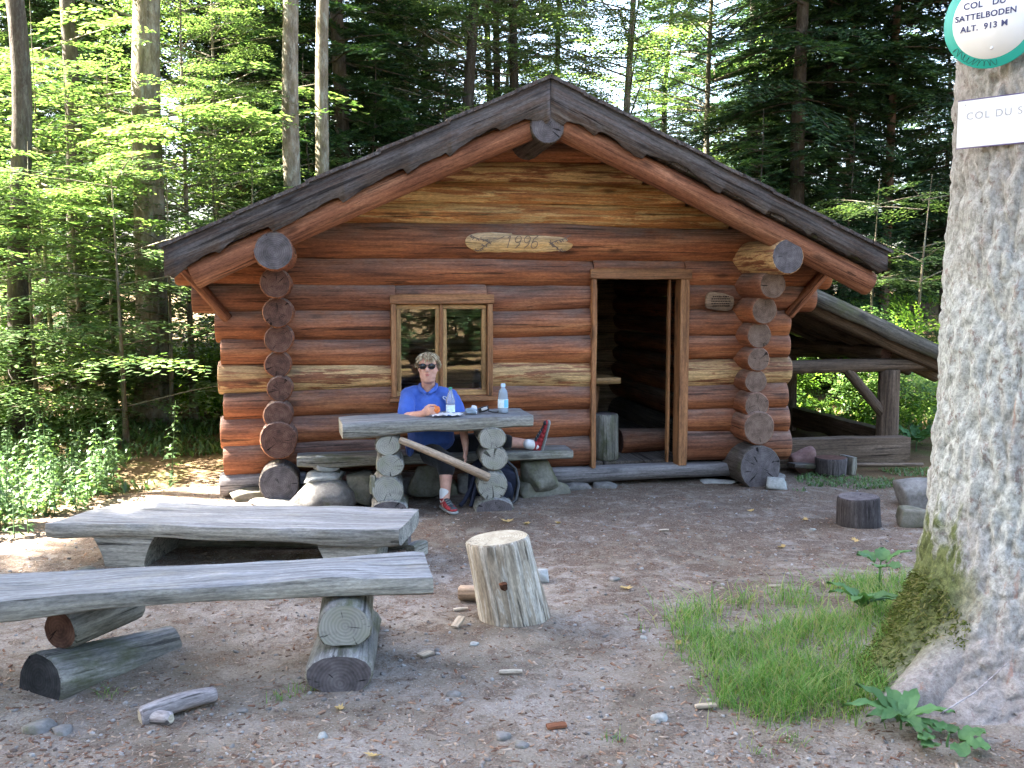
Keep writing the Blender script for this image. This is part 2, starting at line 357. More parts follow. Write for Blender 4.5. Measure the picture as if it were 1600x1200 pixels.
def stone_mat(name, a, b_, c_, moss=0.0):
    m, nt, b = mat_new(name)
    n = noise_n(nt, coords(nt, (9, 9, 9)), 1, 8, 0.7); n2 = noise_n(nt, coords(nt, (45, 45, 45)), 1, 4, 0.6)
    c = ramp(nt, n, [(0.3, a), (0.5, b_), (0.72, c_)])
    c = mix(nt, 0.6, c, ramp(nt, n2, [(0.3, g(0.7)), (0.7, g(1.2))]), 'MULTIPLY')
    if moss:
        mm = ramp(nt, noise_n(nt, coords(nt, (6, 6, 6)), 1, 5, 0.7), [(0.6 - 0.2 * moss, g(0)), (0.72, g(1))])
        c = mix(nt, mathn(nt, 'MULTIPLY', mm, 0.7), c, (0.10, 0.11, 0.04))
    setc(nt, b, c, 0.9, 0.2); bump(nt, b, mathn(nt, 'ADD', n, mathn(nt, 'MULTIPLY', n2, 0.4)), 0.7, 0.01)
    return m
MT['stone'] = stone_mat('grey_stone', (0.10, 0.095, 0.088), (0.185, 0.175, 0.165), (0.28, 0.27, 0.255), 0.3)
MT['stonew'] = stone_mat('pale_stone', (0.22, 0.23, 0.215), (0.33, 0.335, 0.315), (0.44, 0.45, 0.43))
MT['stoner'] = stone_mat('reddish_stone', (0.12, 0.07, 0.065), (0.21, 0.12, 0.105), (0.28, 0.18, 0.165))
MT['stonem'] = stone_mat('mossy_stone', (0.09, 0.085, 0.065), (0.16, 0.15, 0.12), (0.23, 0.215, 0.18), 0.7)

# ------------------------------------------------------------------ ground
TREE = np.array([2.43, 4.42])
def gz(x, y):
    x = np.asarray(x, float); y = np.asarray(y, float)
    P = np.stack([x, y, x * 0], -1)
    z = 0.018 * noise3(P * 0.9, 3) + 0.012 * noise3(P * 2.3, 4) + 0.006 * noise3(P * 7.0, 5)
    d2 = (x - TREE[0]) ** 2 + (y - TREE[1]) ** 2
    z = z + 0.14 * np.exp(-d2 / 0.75) + 0.05 * np.exp(-((x - 1.45) ** 2 + (y - 4.5) ** 2) / 0.4)
    bank = np.clip((y - 12.5) / 10, 0, 1) * np.clip((x - 2) / 6, 0, 1)
    z = z + 1.3 * bank * bank + 0.25 * np.clip((-x - 4.5) / 5, 0, 1) * np.clip((y - 6) / 4, 0, 1)
    far = np.clip((np.hypot(x, y - 6) - 9) / 12, 0, 1)
    return z + far * 0.25 * noise3(P * 0.25, 8)
def gzf(x, y): return float(gz(np.array([x]), np.array([y]))[0])
def ground_mat():
    m, nt, b = mat_new('trodden_forest_soil')
    co = lambda s: coords(nt, (s, s, s), False)
    big = noise_n(nt, co(0.55), 1, 5, 0.6); mid = noise_n(nt, co(2.6), 1, 7, 0.65, 0.4); fine = noise_n(nt, co(26), 1, 6, 0.75); grit = noise_n(nt, co(95), 1, 3, 0.7)
    earth = ramp(nt, mid, [(0.3, (0.105, 0.084, 0.063)), (0.5, (0.20, 0.168, 0.133)), (0.72, (0.30, 0.265, 0.22))])
    dust = ramp(nt, fine, [(0.3, (0.22, 0.185, 0.16)), (0.55, (0.34, 0.305, 0.275)), (0.8, (0.46, 0.43, 0.40))])
    c = mix(nt, ramp(nt, noise_n(nt, co(1.15), 1, 7, 0.7, 0.5), [(0.42, g(0)), (0.64, g(0.85))]), earth, dust)
    tc0 = N(nt, 'ShaderNodeTexCoord'); s0 = N(nt, 'ShaderNodeSeparateXYZ'); nt.links.new(tc0.outputs['Object'], s0.inputs[0]); r0 = N(nt, 'ShaderNodeMapRange'); r0.inputs[1].default_value = 4.3; r0.inputs[2].default_value = 7.0; r0.inputs[3].default_value = -0.03; r0.inputs[4].default_value = 0.09; nt.links.new(s0.outputs[1], r0.inputs[0])
    lit = ramp(nt, mathn(nt, 'ADD', noise_n(nt, co(7.5), 1, 6, 0.75, 0.6), r0.outputs[0]), [(0.47, g(0)), (0.6, g(0.85))])
    c = mix(nt, lit, c, ramp(nt, grit, [(0.3, (0.07, 0.046, 0.033)), (0.6, (0.165, 0.118, 0.088)), (0.8, (0.27, 0.22, 0.18))]))
    vo = N(nt, 'ShaderNodeTexVoronoi'); vo.inputs['Scale'].default_value = 62; nt.links.new(co(1), vo.inputs['Vector'])
    spk = ramp(nt, vo.outputs['Distance'], [(0.16, g(1)), (0.28, g(0))])
    pick = ramp(nt, mathn(nt, 'FRACT', mathn(nt, 'MULTIPLY', vo.outputs['Color'], 1.0)), [(0.55, g(0)), (0.6, g(1))])
    c = mix(nt, mathn(nt, 'MULTIPLY', mathn(nt, 'MULTIPLY', spk, pick), 0.7), c, mix(nt, vo.outputs['Color'], (0.20, 0.15, 0.13), (0.50, 0.47, 0.44)))
    c = mix(nt, 0.75, c, ramp(nt, grit, [(0.25, g(0.55)), (0.7, g(1.3))]), 'MULTIPLY')
    c = mix(nt, 0.75, c, ramp(nt, noise_n(nt, co(0.8), 1, 5, 0.65, 0.8), [(0.32, g(0.62)), (0.5, g(1.0)), (0.7, g(1.18))]), 'MULTIPLY')
    # forest litter away from the trodden clearing
    tc = N(nt, 'ShaderNodeTexCoord'); sp = N(nt, 'ShaderNodeSeparateXYZ'); nt.links.new(tc.outputs['Object'], sp.inputs[0])
    dx = mathn(nt, 'ABSOLUTE', mathn(nt, 'SUBTRACT', sp.outputs[0], 0.3)); away = mathn(nt, 'ADD', mathn(nt, 'MULTIPLY', dx, 0.15), mathn(nt, 'MULTIPLY', mathn(nt, 'ABSOLUTE', mathn(nt, 'SUBTRACT', sp.outputs[1], 5.5)), 0.09))
    am = ramp(nt, mathn(nt, 'ADD', away, mathn(nt, 'MULTIPLY', big, 0.35)), [(0.98, g(0)), (1.0, g(1))]); am.node.color_ramp.elements[0].position = 0.86
    litter = ramp(nt, mid, [(0.3, (0.06, 0.04, 0.022)), (0.5, (0.125, 0.083, 0.045)), (0.7, (0.09, 0.10, 0.03))])
    c = mix(nt, am, c, litter)
    setc(nt, b, c, 0.95, 0.12)
    h = mathn(nt, 'ADD', mathn(nt, 'MULTIPLY', fine, 0.6), mathn(nt, 'ADD', mathn(nt, 'MULTIPLY', grit, 0.45), mathn(nt, 'MULTIPLY', spk, 0.35)))
    bump(nt, b, h, 0.9, 0.018)
    return m
MT['ground'] = ground_mat()
def axis(lo, hi, fine, far):
    a = [np.arange(lo, hi, fine)]; x = hi; s = fine
    up = []
    while x < far: up.append(x); s *= 1.25; x += s
    up.append(far)
    x = lo; s = fine; dn = []
    while x > -far: s *= 1.25; x -= s; dn.append(max(x, -far))
    return np.unique(np.concatenate([dn[::-1], a[0], up]))
gx = axis(-4.5, 4.2, 0.05, 600.0); gy = axis(2.8, 11.0, 0.05, 600.0)
GX, GY = np.meshgrid(gx, gy, indexing='ij'); GZ = gz(GX, GY); nx, ny = GX.shape
ii, jj = np.meshgrid(np.arange(nx - 1), np.arange(ny - 1), indexing='ij')
GQ = np.stack([ii * ny + jj, (ii + 1) * ny + jj, (ii + 1) * ny + jj + 1, ii * ny + jj + 1], -1).reshape(-1, 4)
ground = obj('ground', mesh_np('ground', np.stack([GX, GY, GZ], -1).reshape(-1, 3), GQ, [MT['ground']], True)); ground['kind'] = 'structure'

# ------------------------------------------------------------------ log cabin
HA = math.radians(10.5); HO = gnd(1000, 752)
HU = np.array([math.cos(HA), math.sin(HA), 0]); HV = np.array([-math.sin(HA), math.cos(HA), 0])
def hut_w(u, v, z=0.0): return HO + HU * u + HV * v + np.array([0, 0, z])
cabin = empty('log_cabin', tuple(HO), HA, 'red-brown log cabin with low gable roof, open doorway and one window', 'cabin')
RX90 = math.pi / 2
UL, UR = -3.22, 0.98; UC = (UL + UR) / 2
rng = random.Random(5)
WL, WE = [MT['wall'], MT['end']], [MT['wall2'], MT['end']]
def ulog(name, u0, u1, v, z, r, seed, mats, r2=None, **kw):
    return obj(name, log_mesh(u1 - u0, r, seed, r2, mats=mats, **kw), cabin, (u0, v, z))
def vlog(name, u, v0, v1, z, r, seed, mats, r2=None, **kw):
    return obj(name, log_mesh(v1 - v0, r, seed, r2, mats=mats, **kw), cabin, (u, v0, z), (0, 0, RX90))
# front wall courses: (centre height, radius, material, left end, right end)
rows = [(0.325, .138, 'wall2', -3.70, 1.44), (0.565, .126, 'wall', -3.72, 1.42), (0.79, .120, 'wall', -3.69, 1.40), (1.01, .121, 'strip', -3.73, 1.43),
        (1.235, .124, 'wall', -3.70, 1.41), (1.465, .128, 'wall', -3.74, 1.40), (1.69, .122, 'wall2', -3.92, 1.66), (1.915, .125, 'wall', -4.05, 1.81), (2.175, .150, 'wall', -3.55, 1.30)]
DU0, DU1 = -0.515, 0.405; WU0, WU1 = -2.24, -1.445
for i, (z, r, mk, l, rr) in enumerate(rows):
    segs = [(l, rr)]
    if i <= 7: segs = [(l, DU0 + .03), (DU1 - .04, rr)]
    out = []
    for a_, b_ in segs:
        if 3 <= i <= 6 and a_ < WU0 < b_: out += [(a_, WU0), (WU1, b_)]
        else: out.append((a_, b_))
    for k, (a_, b_) in enumerate(out):
        zh = {}
        if i == 2 and a_ < WU0 < b_: zh = dict()
        ulog('front_wall_log', a_, b_, 0, z, r, 10 * i + k, [MT[mk], MT['end']], r * rng.uniform(.93, 1.04), rough=1.7, step=.06, oval=1.13, **zh)
    if i == 7: ulog('front_wall_log', DU0 + .031, DU1 - .041, 0, z, r, 10 * i, [MT[mk], MT['end']], zlo=1.93 - z)
    if i == 6: ulog('front_wall_log', WU0 + .001, WU1 - .001, 0, z, r, 10 * i, [MT[mk], MT['end']], zlo=1.70 - z)
# short bottom log pieces at the corners
ulog('front_wall_log', -3.74, -3.02, 0, 0.105, .10, 91, [MT['sill'], MT['endgrey']])
ulog('front_wall_log', -3.02, -.86, 0.04, 0.10, .10, 92, [MT['wall2'], MT['end']])
# gable courses
def roof_z(u, v=0): return 3.445 - 0.455 * abs(u - (UC + .055))      # top of the roof
for k, (z, r, mk) in enumerate([(2.41, .105, 'gable'), (2.60, .108, 'gable'), (2.785, .098, 'strip'), (2.955, .092, 'wall'), (3.10, .075, 'wall')]):
    hw = (3.445 - .19 - z) / .455
    ulog('gable_log', UC + .055 - hw, UC + .055 + hw, 0.005, z, r, 120 + k, [MT[mk], MT['end']], oval=1.1, rough=1.5)
# side wall logs, ends sticking out of the front
sides_z = [(0.17, .165, .45), (0.52, .155, .40), (0.735, .122, .34), (0.94, .108, .32), (1.135, .112, .32), (1.365, .120, .34), (1.575, .125, .48), (1.80, .125, .60), (2.045, .15, .90)]
for s, u in ((0, UL), (1, UR)):
    for i, (z, r, ov) in enumerate(sides_z):
        big = 1.0
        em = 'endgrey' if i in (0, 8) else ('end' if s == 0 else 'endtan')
        if s == 1 and i == 0: big = 1.22
        sm = 'dark' if i == 0 else ('wall2' if (i % 2 or s == 0) else 'wall')
        if s == 1 and i == 8: sm = 'strip'
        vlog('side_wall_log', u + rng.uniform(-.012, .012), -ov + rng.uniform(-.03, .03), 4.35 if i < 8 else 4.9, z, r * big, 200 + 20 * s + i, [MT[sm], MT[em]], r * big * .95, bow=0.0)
# inner partition and back wall (pale unstained wood inside)
for i in range(11):
    ulog('back_wall_log', UL - .4, UR + .4, 4.0, 0.2 + i * .222, .125, 300 + i, [MT['inner'], MT['end']], sides=12, step=.25)
for k, z in enumerate((2.62, 2.8, 2.97, 3.1)):
    hw = (3.445 - .235 - z - .06) / .455
    ulog('back_wall_log', UC + .055 - hw, UC + .055 + hw, 4.0, z, .105, 320 + k, [MT['inner'], MT['end']], sides=12, step=.25)
# ridge log and rafter poles
vlog('ridge_log', UC + .03, -.908, 4.9, 3.035, .138, 401, [MT['dark'], MT['endgrey']], .14)
SL = math.atan(.455)
def slope_pt(side, d, v, drop):    # a point d metres (horizontal) down the slope from the ridge
    return (UC + .055 + side * d, v, 3.445 - .455 * d - drop)
for k, v in enumerate((-.79, .55, 1.7, 2.85, 4.05, 4.85)):
    for side in (-1, 1):
        p = slope_pt(side, 0.02, v, .345); q = slope_pt(side, 2.80 + .05 * side, v, .335)
        l_, e_, L_ = along(p, q)
        obj('rafter', log_mesh(L_, .094, 420 + 2 * k + side, .105, mats=[MT['rafter'] if k == 0 else MT['dark'], MT['end']], bow=.012, sides=14), cabin, l_, e_)
# roof: boarded deck each side, with weathered covering on top
RV0, RV1 = -.93, 5.0
for side in (-1, 1):
    d1 = 2.90
    bl = math.hypot(d1, .455 * d1); nb = 20; bw = bl / nb
    for k in range(nb):
        dm = (k + .5) * d1 / nb
        p = slope_pt(side, dm, RV0 + .05, .185)
        o = obj('roof_board', box_mesh(RV1 - RV0 - .1, bw - .004, .05, [MT['dark']], .004, segs=2), cabin, p, (0, side * SL, RX90))
        o.rotation_euler = Euler((side * SL, 0, RX90), 'XYZ')
    # covering: overlapping courses of shingle boards laid along the ridge direction
    for k in range(11):
        dm = (k + .5) * (d1 + .06) / 11
        p = slope_pt(side, dm, RV0 - .015, .018 + .005 * (k % 2))
        o = obj('roof_course', box_mesh(RV1 - RV0 + .03, bl / 11 + .03, .03, [MT['fascia']], .004, seed=k, rough=.004, segs=16), cabin, p)
        o.rotation_euler = Euler((side * (SL - .02), 0, RX90), 'XYZ')
# fascia boards with a wavy bark edge
def fascia(side, d_end, v, seed, h0, h1, apex, parent, mat, ftop, sl, thick=.045, names='fascia_board', amp=1.0, hook=True):
    """board in a plane of constant v; local X runs down the slope"""
    n = 90; ds = np.linspace(0, d_end, n); sa = math.atan(sl); c_, s_ = math.cos(sa), math.sin(sa)
    h = h0 + (h1 - h0) * ds / d_end + apex * np.exp(-(ds / .28) ** 2)
    P = np.stack([ds * 1.7, ds * 0 + seed, ds * 0], -1)
    w1 = noise3(P, seed); w2 = noise3(P * 2.7, seed + 1); w3 = noise3(P * 9, seed + 2)
    saw = ((ds * 2.3 + seed * .37 + .45 * w1) % 1.0)
    h = h + amp * (.026 * w1 + .024 * w2 + .009 * w3 + .006 * noise3(P * 22, seed + 7) + .05 * (saw ** 3 if hook else 0) - .015)
    zt = -sl * ds; zb = zt - h
    V = []; F = []
    for yy in (0, thick):
        for zz in (zt, zb): V += [(side * a, yy, b) for a, b in zip(ds, zz)]
    V = np.array(V); V += ftop
    idx = lambda layer, row, i: (layer * 2 + row) * n + i
    for i in range(n - 1):
        F.append((idx(0, 0, i), idx(0, 0, i + 1), idx(0, 1, i + 1), idx(0, 1, i))); F.append((idx(1, 0, i + 1), idx(1, 0, i), idx(1, 1, i), idx(1, 1, i + 1)))
        F.append((idx(0, 1, i), idx(0, 1, i + 1), idx(1, 1, i + 1), idx(1, 1, i))); F.append((idx(0, 0, i + 1), idx(0, 0, i), idx(1, 0, i), idx(1, 0, i + 1)))
    F.append((idx(0, 0, 0), idx(0, 1, 0), idx(1, 1, 0), idx(1, 0, 0))); F.append((idx(0, 1, n - 1), idx(0, 0, n - 1), idx(1, 0, n - 1), idx(1, 1, n - 1)))
    if side < 0: F = [f[::-1] for f in F]
    # rotate into the slope so the wood grain follows the board
    R = np.array(Matrix.Rotation(-side * sa, 3, 'Y')).T if False else None
    o = obj(names, mesh_np('fascia', V - ftop, F, [mat]), parent, tuple(ftop))
    ang = side * sa
    rot = Matrix.Rotation(ang, 4, 'Y'); o.data.transform(rot.inverted()); o.rotation_euler = (0, ang, 0)
    return o
for side, sd in ((-1, 3), (1, 8)):
    fascia(side, 2.935, 0, sd, .225, .20 if side < 0 else .165, .09, cabin, MT['fascia'], np.array([UC + .055 + side * .003, -.918, 3.42]), .455)
# low eave struts at the left and right corners
for side, uu in ((-1, UL), (1, UR)):
    p = (uu + side * .40, -.1, 1.52); q = (uu + side * .78, -.15, 1.98)
    l_, e_, L_ = along(p, q); obj('eave_brace', log_mesh(L_, .045, 460 + side, .05, mats=[MT['rafter'], MT['end']], sides=10), cabin, l_, e_)
# floor inside
fl = 10
for k in range(fl):
    w_ = (UR - UL - .2) / fl
    obj('floor_board', box_mesh(3.8, w_ - .006, .05, [MT['dark']], .004, segs=3), cabin, (UL + .1 + (k + .5) * w_, .12, .15), (0, 0, RX90))
# door sill beam and frame
obj('door_sill', log_mesh(1.90, .105, 501, .10, mats=[MT['sill'], MT['endgrey']], oval=.8, zhi=.062), cabin, (-.93, -.06, .105))
obj('door_lintel', box_mesh(.94, .07, .094, [MT['frame']], .007, 3, .004), cabin, (-.525, -.125, 1.903))
def upright(name, u, v, z0, z1, wu, wv, mat, seed, rough=.004, parent=cabin):
    return obj(name, box_mesh(z1 - z0, wv, wu, [mat], .006, seed, rough), parent, (u, v, z0), (0, -RX90, 0))
upright('door_post', -.487, -.075, .165, 1.855, .045, .16, MT['frame'], 5, .004)
upright('door_post', .352, -.085, .165, 1.855, .085, .16, MT['frame'], 6, .002)
upright('door_stop', .272, .045, .165, 1.85, .022, .07, MT['frame'], 7, .002)
# window
win = obj('window', box_mesh(.90, .07, .085, [MT['frame']], .007, 11, .003), cabin, (-2.29, -.125, 1.682)); win['label'] = 'two-casement window with golden wooden frame'
def wpart(name, me, loc, rot=(0, 0, 0)):
    o = obj(name, me, win); o.location = Vector(loc) - win.location; o.rotation_euler = rot; return o
def wup(name, u, z0, z1, wu, wv, v, mat, seed): return wpart(name, box_mesh(z1 - z0, wv, wu, [mat], .005, seed, .002), (u, v, z0), (0, -RX90, 0))
wup('jamb', -2.262, .842, 1.638, .045, .14, -.10, MT['frame'], 21); wup('jamb', -1.427, .842, 1.638, .05, .14, -.10, MT['frame'], 22)
wpart('sill', box_mesh(.93, .15, .045, [MT['frame']], .007, 23, .003), (-2.305, -.125, .818))
for (a_, b_) in ((-2.238, -1.858), (-1.842, -1.453)):
    z0, z1 = .842, 1.637; s_ = .042
    pane_parent = wpart('casement', box_mesh(b_ - a_, .045, s_, [MT['sash']], .005, 24, .001), (a_, -.092, z1 - s_ / 2))
    def cpart(name, me, loc, rot=(0, 0, 0)):
        o = obj(name, me, pane_parent); o.location = Vector(loc) - win.location - pane_parent.location; o.rotation_euler = rot; return o
    cpart('bottom_rail', box_mesh(b_ - a_, .045, .05, [MT['sash']], .005, 25, .001), (a_, -.092, z0 + .025))
    for uu in (a_ + s_ / 2, b_ - s_ / 2):
        cpart('stile', box_mesh(z1 - z0 - s_ - .05, .044, s_, [MT['sash']], .005, 26, .001), (uu, -.092, z0 + .05), (0, -RX90, 0))
    MT.setdefault('pane', glassmat('window_glass', (1, 1, 1), 0.0, 1.5))
    cpart('pane', box_mesh(b_ - a_ - 2 * s_ + .01, .004, z1 - z0 - s_ - .04, [MT['pane']], .0005, segs=1), (a_ + s_ - .005, -.088, (z0 + .05 + z1 - s_) / 2))
wup('mullion', -1.85, .842, 1.637, .03, .03, -.125, MT['frame'], 28)
# peeled patch with carved date and twigs on the log above the window
MT['peel'] = wood('peeled_patch_wood', (0.30, 0.14, 0.05), (0.52, 0.31, 0.12), (0.66, 0.48, 0.25), (0.66, 0.56, 0.43), 0.8, 0.5, 0.3)
MT['carve'] = plain('carved_ink', (0.17, 0.13, 0.11), 0.8, 0.1)
LZ, LR = 2.175, .1575
def onlog(u, a, off=0.0):          # a: angle on the log face, 0 = straight out, positive up
    return np.array([u, -(LR + off) * math.cos(a), LZ + (LR + off) * math.sin(a)])
nu, na = 60, 14; V = []
for i in range(nu + 1):
    t = i / nu; u = -1.64 + .955 * t
    e = min(1.0, (min(t, 1 - t) / .11)) ** .5
    lo = -.68 * (.12 + .88 * e) + .02 * math.sin(t * 37); hi = .62 * (.12 + .88 * e) + .025 * math.sin(t * 23 + 2)
    for j in range(na + 1):
        s = j / na; V.append(onlog(u, lo + (hi - lo) * s, .0005 + .003 * math.sin(math.pi * s) * e - (.02 if j in (0, na) else 0)))
F = np.array([[i * (na + 1) + j, (i + 1) * (na + 1) + j, (i + 1) * (na + 1) + j + 1, i * (na + 1) + j + 1] for i in range(nu) for j in range(na)])
patch = obj('date_patch', mesh_np('patch', V, F, [MT['peel']], True), cabin); patch['label'] = 'pale peeled patch carved with a date between leafy twigs'
def wrap_strokes(strokes, wd=.006):
    """flat strokes (u, height in metres above the log centre line) laid on the log face"""
    V = []; F = []
    for st in strokes:
        P = [np.array(p) for p in st]
        for a_, b_ in zip(P[:-1], P[1:]):
            d = b_ - a_; L = np.linalg.norm(d) + 1e-9; nrm = np.array([-d[1], d[0]]) / L * wd / 2; m_ = max(1, int(L / .02)); base = len(V)
            for q in range(m_ + 1):
                c_ = a_ + d * q / m_
                for sgn in (1, -1):
                    s_ = c_ + sgn * nrm; V.append(onlog(s_[0], s_[1] / LR, .0085))
            for q in range(m_): F.append((base + 2 * q, base + 2 * q + 1, base + 2 * q + 3, base + 2 * q + 2))
    return mesh_np('strokes', V, F, [MT['carve']])
def arc(cx, cz, rx, rz, a0, a1, n=14): return [(cx + rx * math.cos(a0 + (a1 - a0) * t / n), cz + rz * math.sin(a0 + (a1 - a0) * t / n)) for t in range(n + 1)]
sl_ = lambda st, cx: [(x + .35 * z, z) for x, z in st]
digits = []
def dig(k, cx):
    if k == '1': return [[(cx - .022, .030), (cx, .05), (cx, -.05)]]
    if k == '9': return [arc(cx, .022, .026, .028, 0, 2 * math.pi), [(cx + .026, .022), (cx + .022, -.02), (cx - .005, -.052)]]
    if k == '6': return [arc(cx, -.022, .027, .028, 0, 2 * math.pi), [(cx - .027, -.022), (cx - .018, .025), (cx + .015, .055)]]
for ch, cx in zip('1996', (-1.26, -1.185, -1.105, -1.03)):
    digits += [[(x + .3 * z, z) for x, z in st] for st in dig(ch, cx)]
digits.append([(-1.30, .045), (-1.36, .02), (-1.40, .03)])
obj('carved_date', wrap_strokes(digits, .006), patch)
tw = random.Random(3); strokes = []
for sgn, c0 in ((-1, -1.42), (1, -.90)):
    for (du, z0, du2, z1) in ((0, -.02, .17, .055), (-.01, .0, .12, -.075)):
        st = [(c0 + sgn * (du + (du2 - du) * t / 6), z0 + (z1 - z0) * t / 6 + .008 * math.sin(t)) for t in range(7)]
        strokes.append(st)
        for p in st[1:]:
            for q in range(2):
                a_ = tw.uniform(0, 6.28); l_ = tw.uniform(.018, .032); strokes.append([p, (p[0] + l_ * math.cos(a_), p[1] + l_ * .9 * math.sin(a_))])
obj('carved_twigs', wrap_strokes(strokes, .0065), patch)
# small wooden plaque right of the door
nn = 22; pts = []
for i in range(nn):
    a_ = 2 * math.pi * i / nn
    x_ = .132 * math.copysign(abs(math.cos(a_)) ** .55, math.cos(a_)); z_ = .078 * math.copysign(abs(math.sin(a_)) ** .6, math.sin(a_)) * (1 - .12 * math.cos(a_)) + .012 * math.cos(3 * a_)
    pts.append((x_, z_))
pr = [[(x, -.012, z) for x, z in pts], [(x * 1.03, 0, z * 1.03) for x, z in pts], [(x * 1.02, .02, z * 1.02) for x, z in pts]]
MT['plaque'] = wood('plaque_wood', (.14, .085, .05), (.27, .18, .115), (.38, .28, .19), None, 0, .7, .3)
plq = obj('plaque', loft(pr, mats=[MT['plaque']], smooth=False), cabin, (.684, -.15, 1.655)); plq['label'] = 'small irregular wooden plaque with rows of carved words'
for f in plq.data.polygons: pass
MT['burn'] = plain('burnt_lettering', (0.035, 0.025, 0.02), 0.9, 0.1)
pl = random.Random(9)
for row in range(5):
    V = []; F = []; x = -.085 + .012 * (row in (0, 4)); z = .042 - row * .021
    while x < .085 - .012 * (row in (0, 4)):
        wd = pl.uniform(.008, .022); b = len(V); V += [(x, -.0165, z), (x + wd, -.0165, z), (x + wd, -.0165, z + .009), (x, -.0165, z + .009), (x, -.011, z), (x + wd, -.011, z), (x + wd, -.011, z + .009), (x, -.011, z + .009)]
        F += [(b, b + 1, b + 2, b + 3), (b, b + 4, b + 5, b + 1), (b + 3, b + 2, b + 6, b + 7), (b + 1, b + 5, b + 6, b + 2), (b, b + 3, b + 7, b + 4)]; x += wd + .006
    obj('carved_line', mesh_np('line', V, F, [MT['burn']]), plq)
# foundation stones
def hut_stone(u, v, z, s, seed, mk='stone', rz=0.0):
    return obj('foundation_stone', rock_mesh(*s, seed=seed, mats=[MT[mk]], rough=.06), cabin, (u, v, z), (0, 0, rz))
fs = random.Random(11)
for u, v, z, s, mk in [(-3.50, -.12, .02, (.30, .3, .14), 'stonem'), (-3.22, -.45, .0, (.42, .34, .11), 'stone'), (-2.55, -.16, .05, (.34, .3, .30), 'stonem'), (-2.22, -.13, .06, (.32, .3, .26), 'stone'),
                       (-1.90, -.12, .04, (.36, .3, .22), 'stonem'), (-1.58, -.13, .05, (.34, .28, .22), 'stone'), (-1.28, -.14, .04, (.30, .3, .20), 'stonem'), (-1.02, -.3, .16, (.26, .24, .16), 'stone'),
                       (-1.04, -.34, .02, (.46, .34, .22), 'stonem'), (-.62, -.16, -.01, (.26, .22, .11), 'stone'), (-.38, -.17, -.01, (.24, .2, .10), 'stone'), (.70, -.16, -.015, (.34, .16, .07), 'stonew'), (1.18, -.22, .0, (.25, .22, .13), 'stone')]:
    hut_stone(u, v, z, s, fs.randint(0, 9999), mk, fs.uniform(-.3, .3))

# things standing inside the doorway
st = empty('log_stool', tuple(hut_w(-.265, .26, .176)), HA, 'upright sawn log stool just inside the dark doorway', 'stool')
obj('log', log_mesh(.43, .125, 601, .12, mats=[MT['greydark'], MT['endgrey']]), st, (0, 0, 0), (0, -RX90, 0))
it = empty('plank_table', tuple(hut_w(-.50, .75, .176)), HA, 'small plank table with rounded end inside the dark doorway', 'table')
obj('table_top', slab_mesh(.82, .5, .075, 5, [MT['sash'], MT['sash']]), it, (-.36, 0, .74)); obj('leg', box_mesh(.66, .12, .22, [MT['frame']], .01, 4, .006), it, (.12, 0, 0), (0, -RX90 + .12, 0))
o = obj('split_log', log_mesh(.5, .13, 611, .11, mats=[MT['wall2'], MT['end']]), None, tuple(hut_w(-.02, .62, .29)), (0, 0, HA + .1)); tag(o, 'short split log lying on the floor inside the doorway', 'log')
# ------------------------------------------------------------------ lean-to shelter on the right side
shed = empty('lean_to_shelter', tuple(HO), HA, 'open lean-to shelter with sloping plank roof beside the cabin', 'shelter')
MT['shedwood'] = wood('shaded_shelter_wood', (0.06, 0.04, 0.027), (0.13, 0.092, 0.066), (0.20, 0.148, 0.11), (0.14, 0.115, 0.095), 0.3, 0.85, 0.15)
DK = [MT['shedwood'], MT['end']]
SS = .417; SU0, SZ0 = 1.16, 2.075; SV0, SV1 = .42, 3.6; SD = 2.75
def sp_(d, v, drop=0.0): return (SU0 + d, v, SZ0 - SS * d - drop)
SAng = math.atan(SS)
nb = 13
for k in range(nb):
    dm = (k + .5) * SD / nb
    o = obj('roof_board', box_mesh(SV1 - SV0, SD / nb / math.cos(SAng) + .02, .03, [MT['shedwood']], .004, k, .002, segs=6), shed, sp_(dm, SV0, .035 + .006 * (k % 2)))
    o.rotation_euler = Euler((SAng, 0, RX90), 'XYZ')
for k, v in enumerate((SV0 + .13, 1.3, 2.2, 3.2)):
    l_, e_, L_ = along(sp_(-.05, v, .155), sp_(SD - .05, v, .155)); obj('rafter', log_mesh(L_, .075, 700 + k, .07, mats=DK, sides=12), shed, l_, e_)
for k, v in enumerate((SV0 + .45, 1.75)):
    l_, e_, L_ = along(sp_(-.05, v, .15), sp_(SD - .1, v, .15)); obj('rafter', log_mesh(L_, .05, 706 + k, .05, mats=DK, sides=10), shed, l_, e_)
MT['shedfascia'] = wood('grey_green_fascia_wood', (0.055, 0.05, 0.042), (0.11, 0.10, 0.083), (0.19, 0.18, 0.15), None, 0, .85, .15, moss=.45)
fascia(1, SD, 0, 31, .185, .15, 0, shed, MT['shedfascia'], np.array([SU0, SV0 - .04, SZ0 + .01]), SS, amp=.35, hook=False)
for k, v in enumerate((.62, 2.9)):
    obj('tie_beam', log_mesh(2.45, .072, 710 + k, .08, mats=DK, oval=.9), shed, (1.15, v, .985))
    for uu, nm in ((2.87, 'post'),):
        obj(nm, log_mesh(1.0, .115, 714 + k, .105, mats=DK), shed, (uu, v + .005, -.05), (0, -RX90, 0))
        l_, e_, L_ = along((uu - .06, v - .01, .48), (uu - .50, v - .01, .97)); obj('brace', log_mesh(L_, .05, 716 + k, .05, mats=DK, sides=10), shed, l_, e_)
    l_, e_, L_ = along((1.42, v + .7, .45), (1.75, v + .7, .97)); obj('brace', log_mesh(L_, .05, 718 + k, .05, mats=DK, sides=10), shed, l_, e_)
    obj('post', log_mesh(1.0, .06, 724 + k, .06, mats=DK, sides=10), shed, (1.52, v + .72, -.05), (0, -RX90, 0))
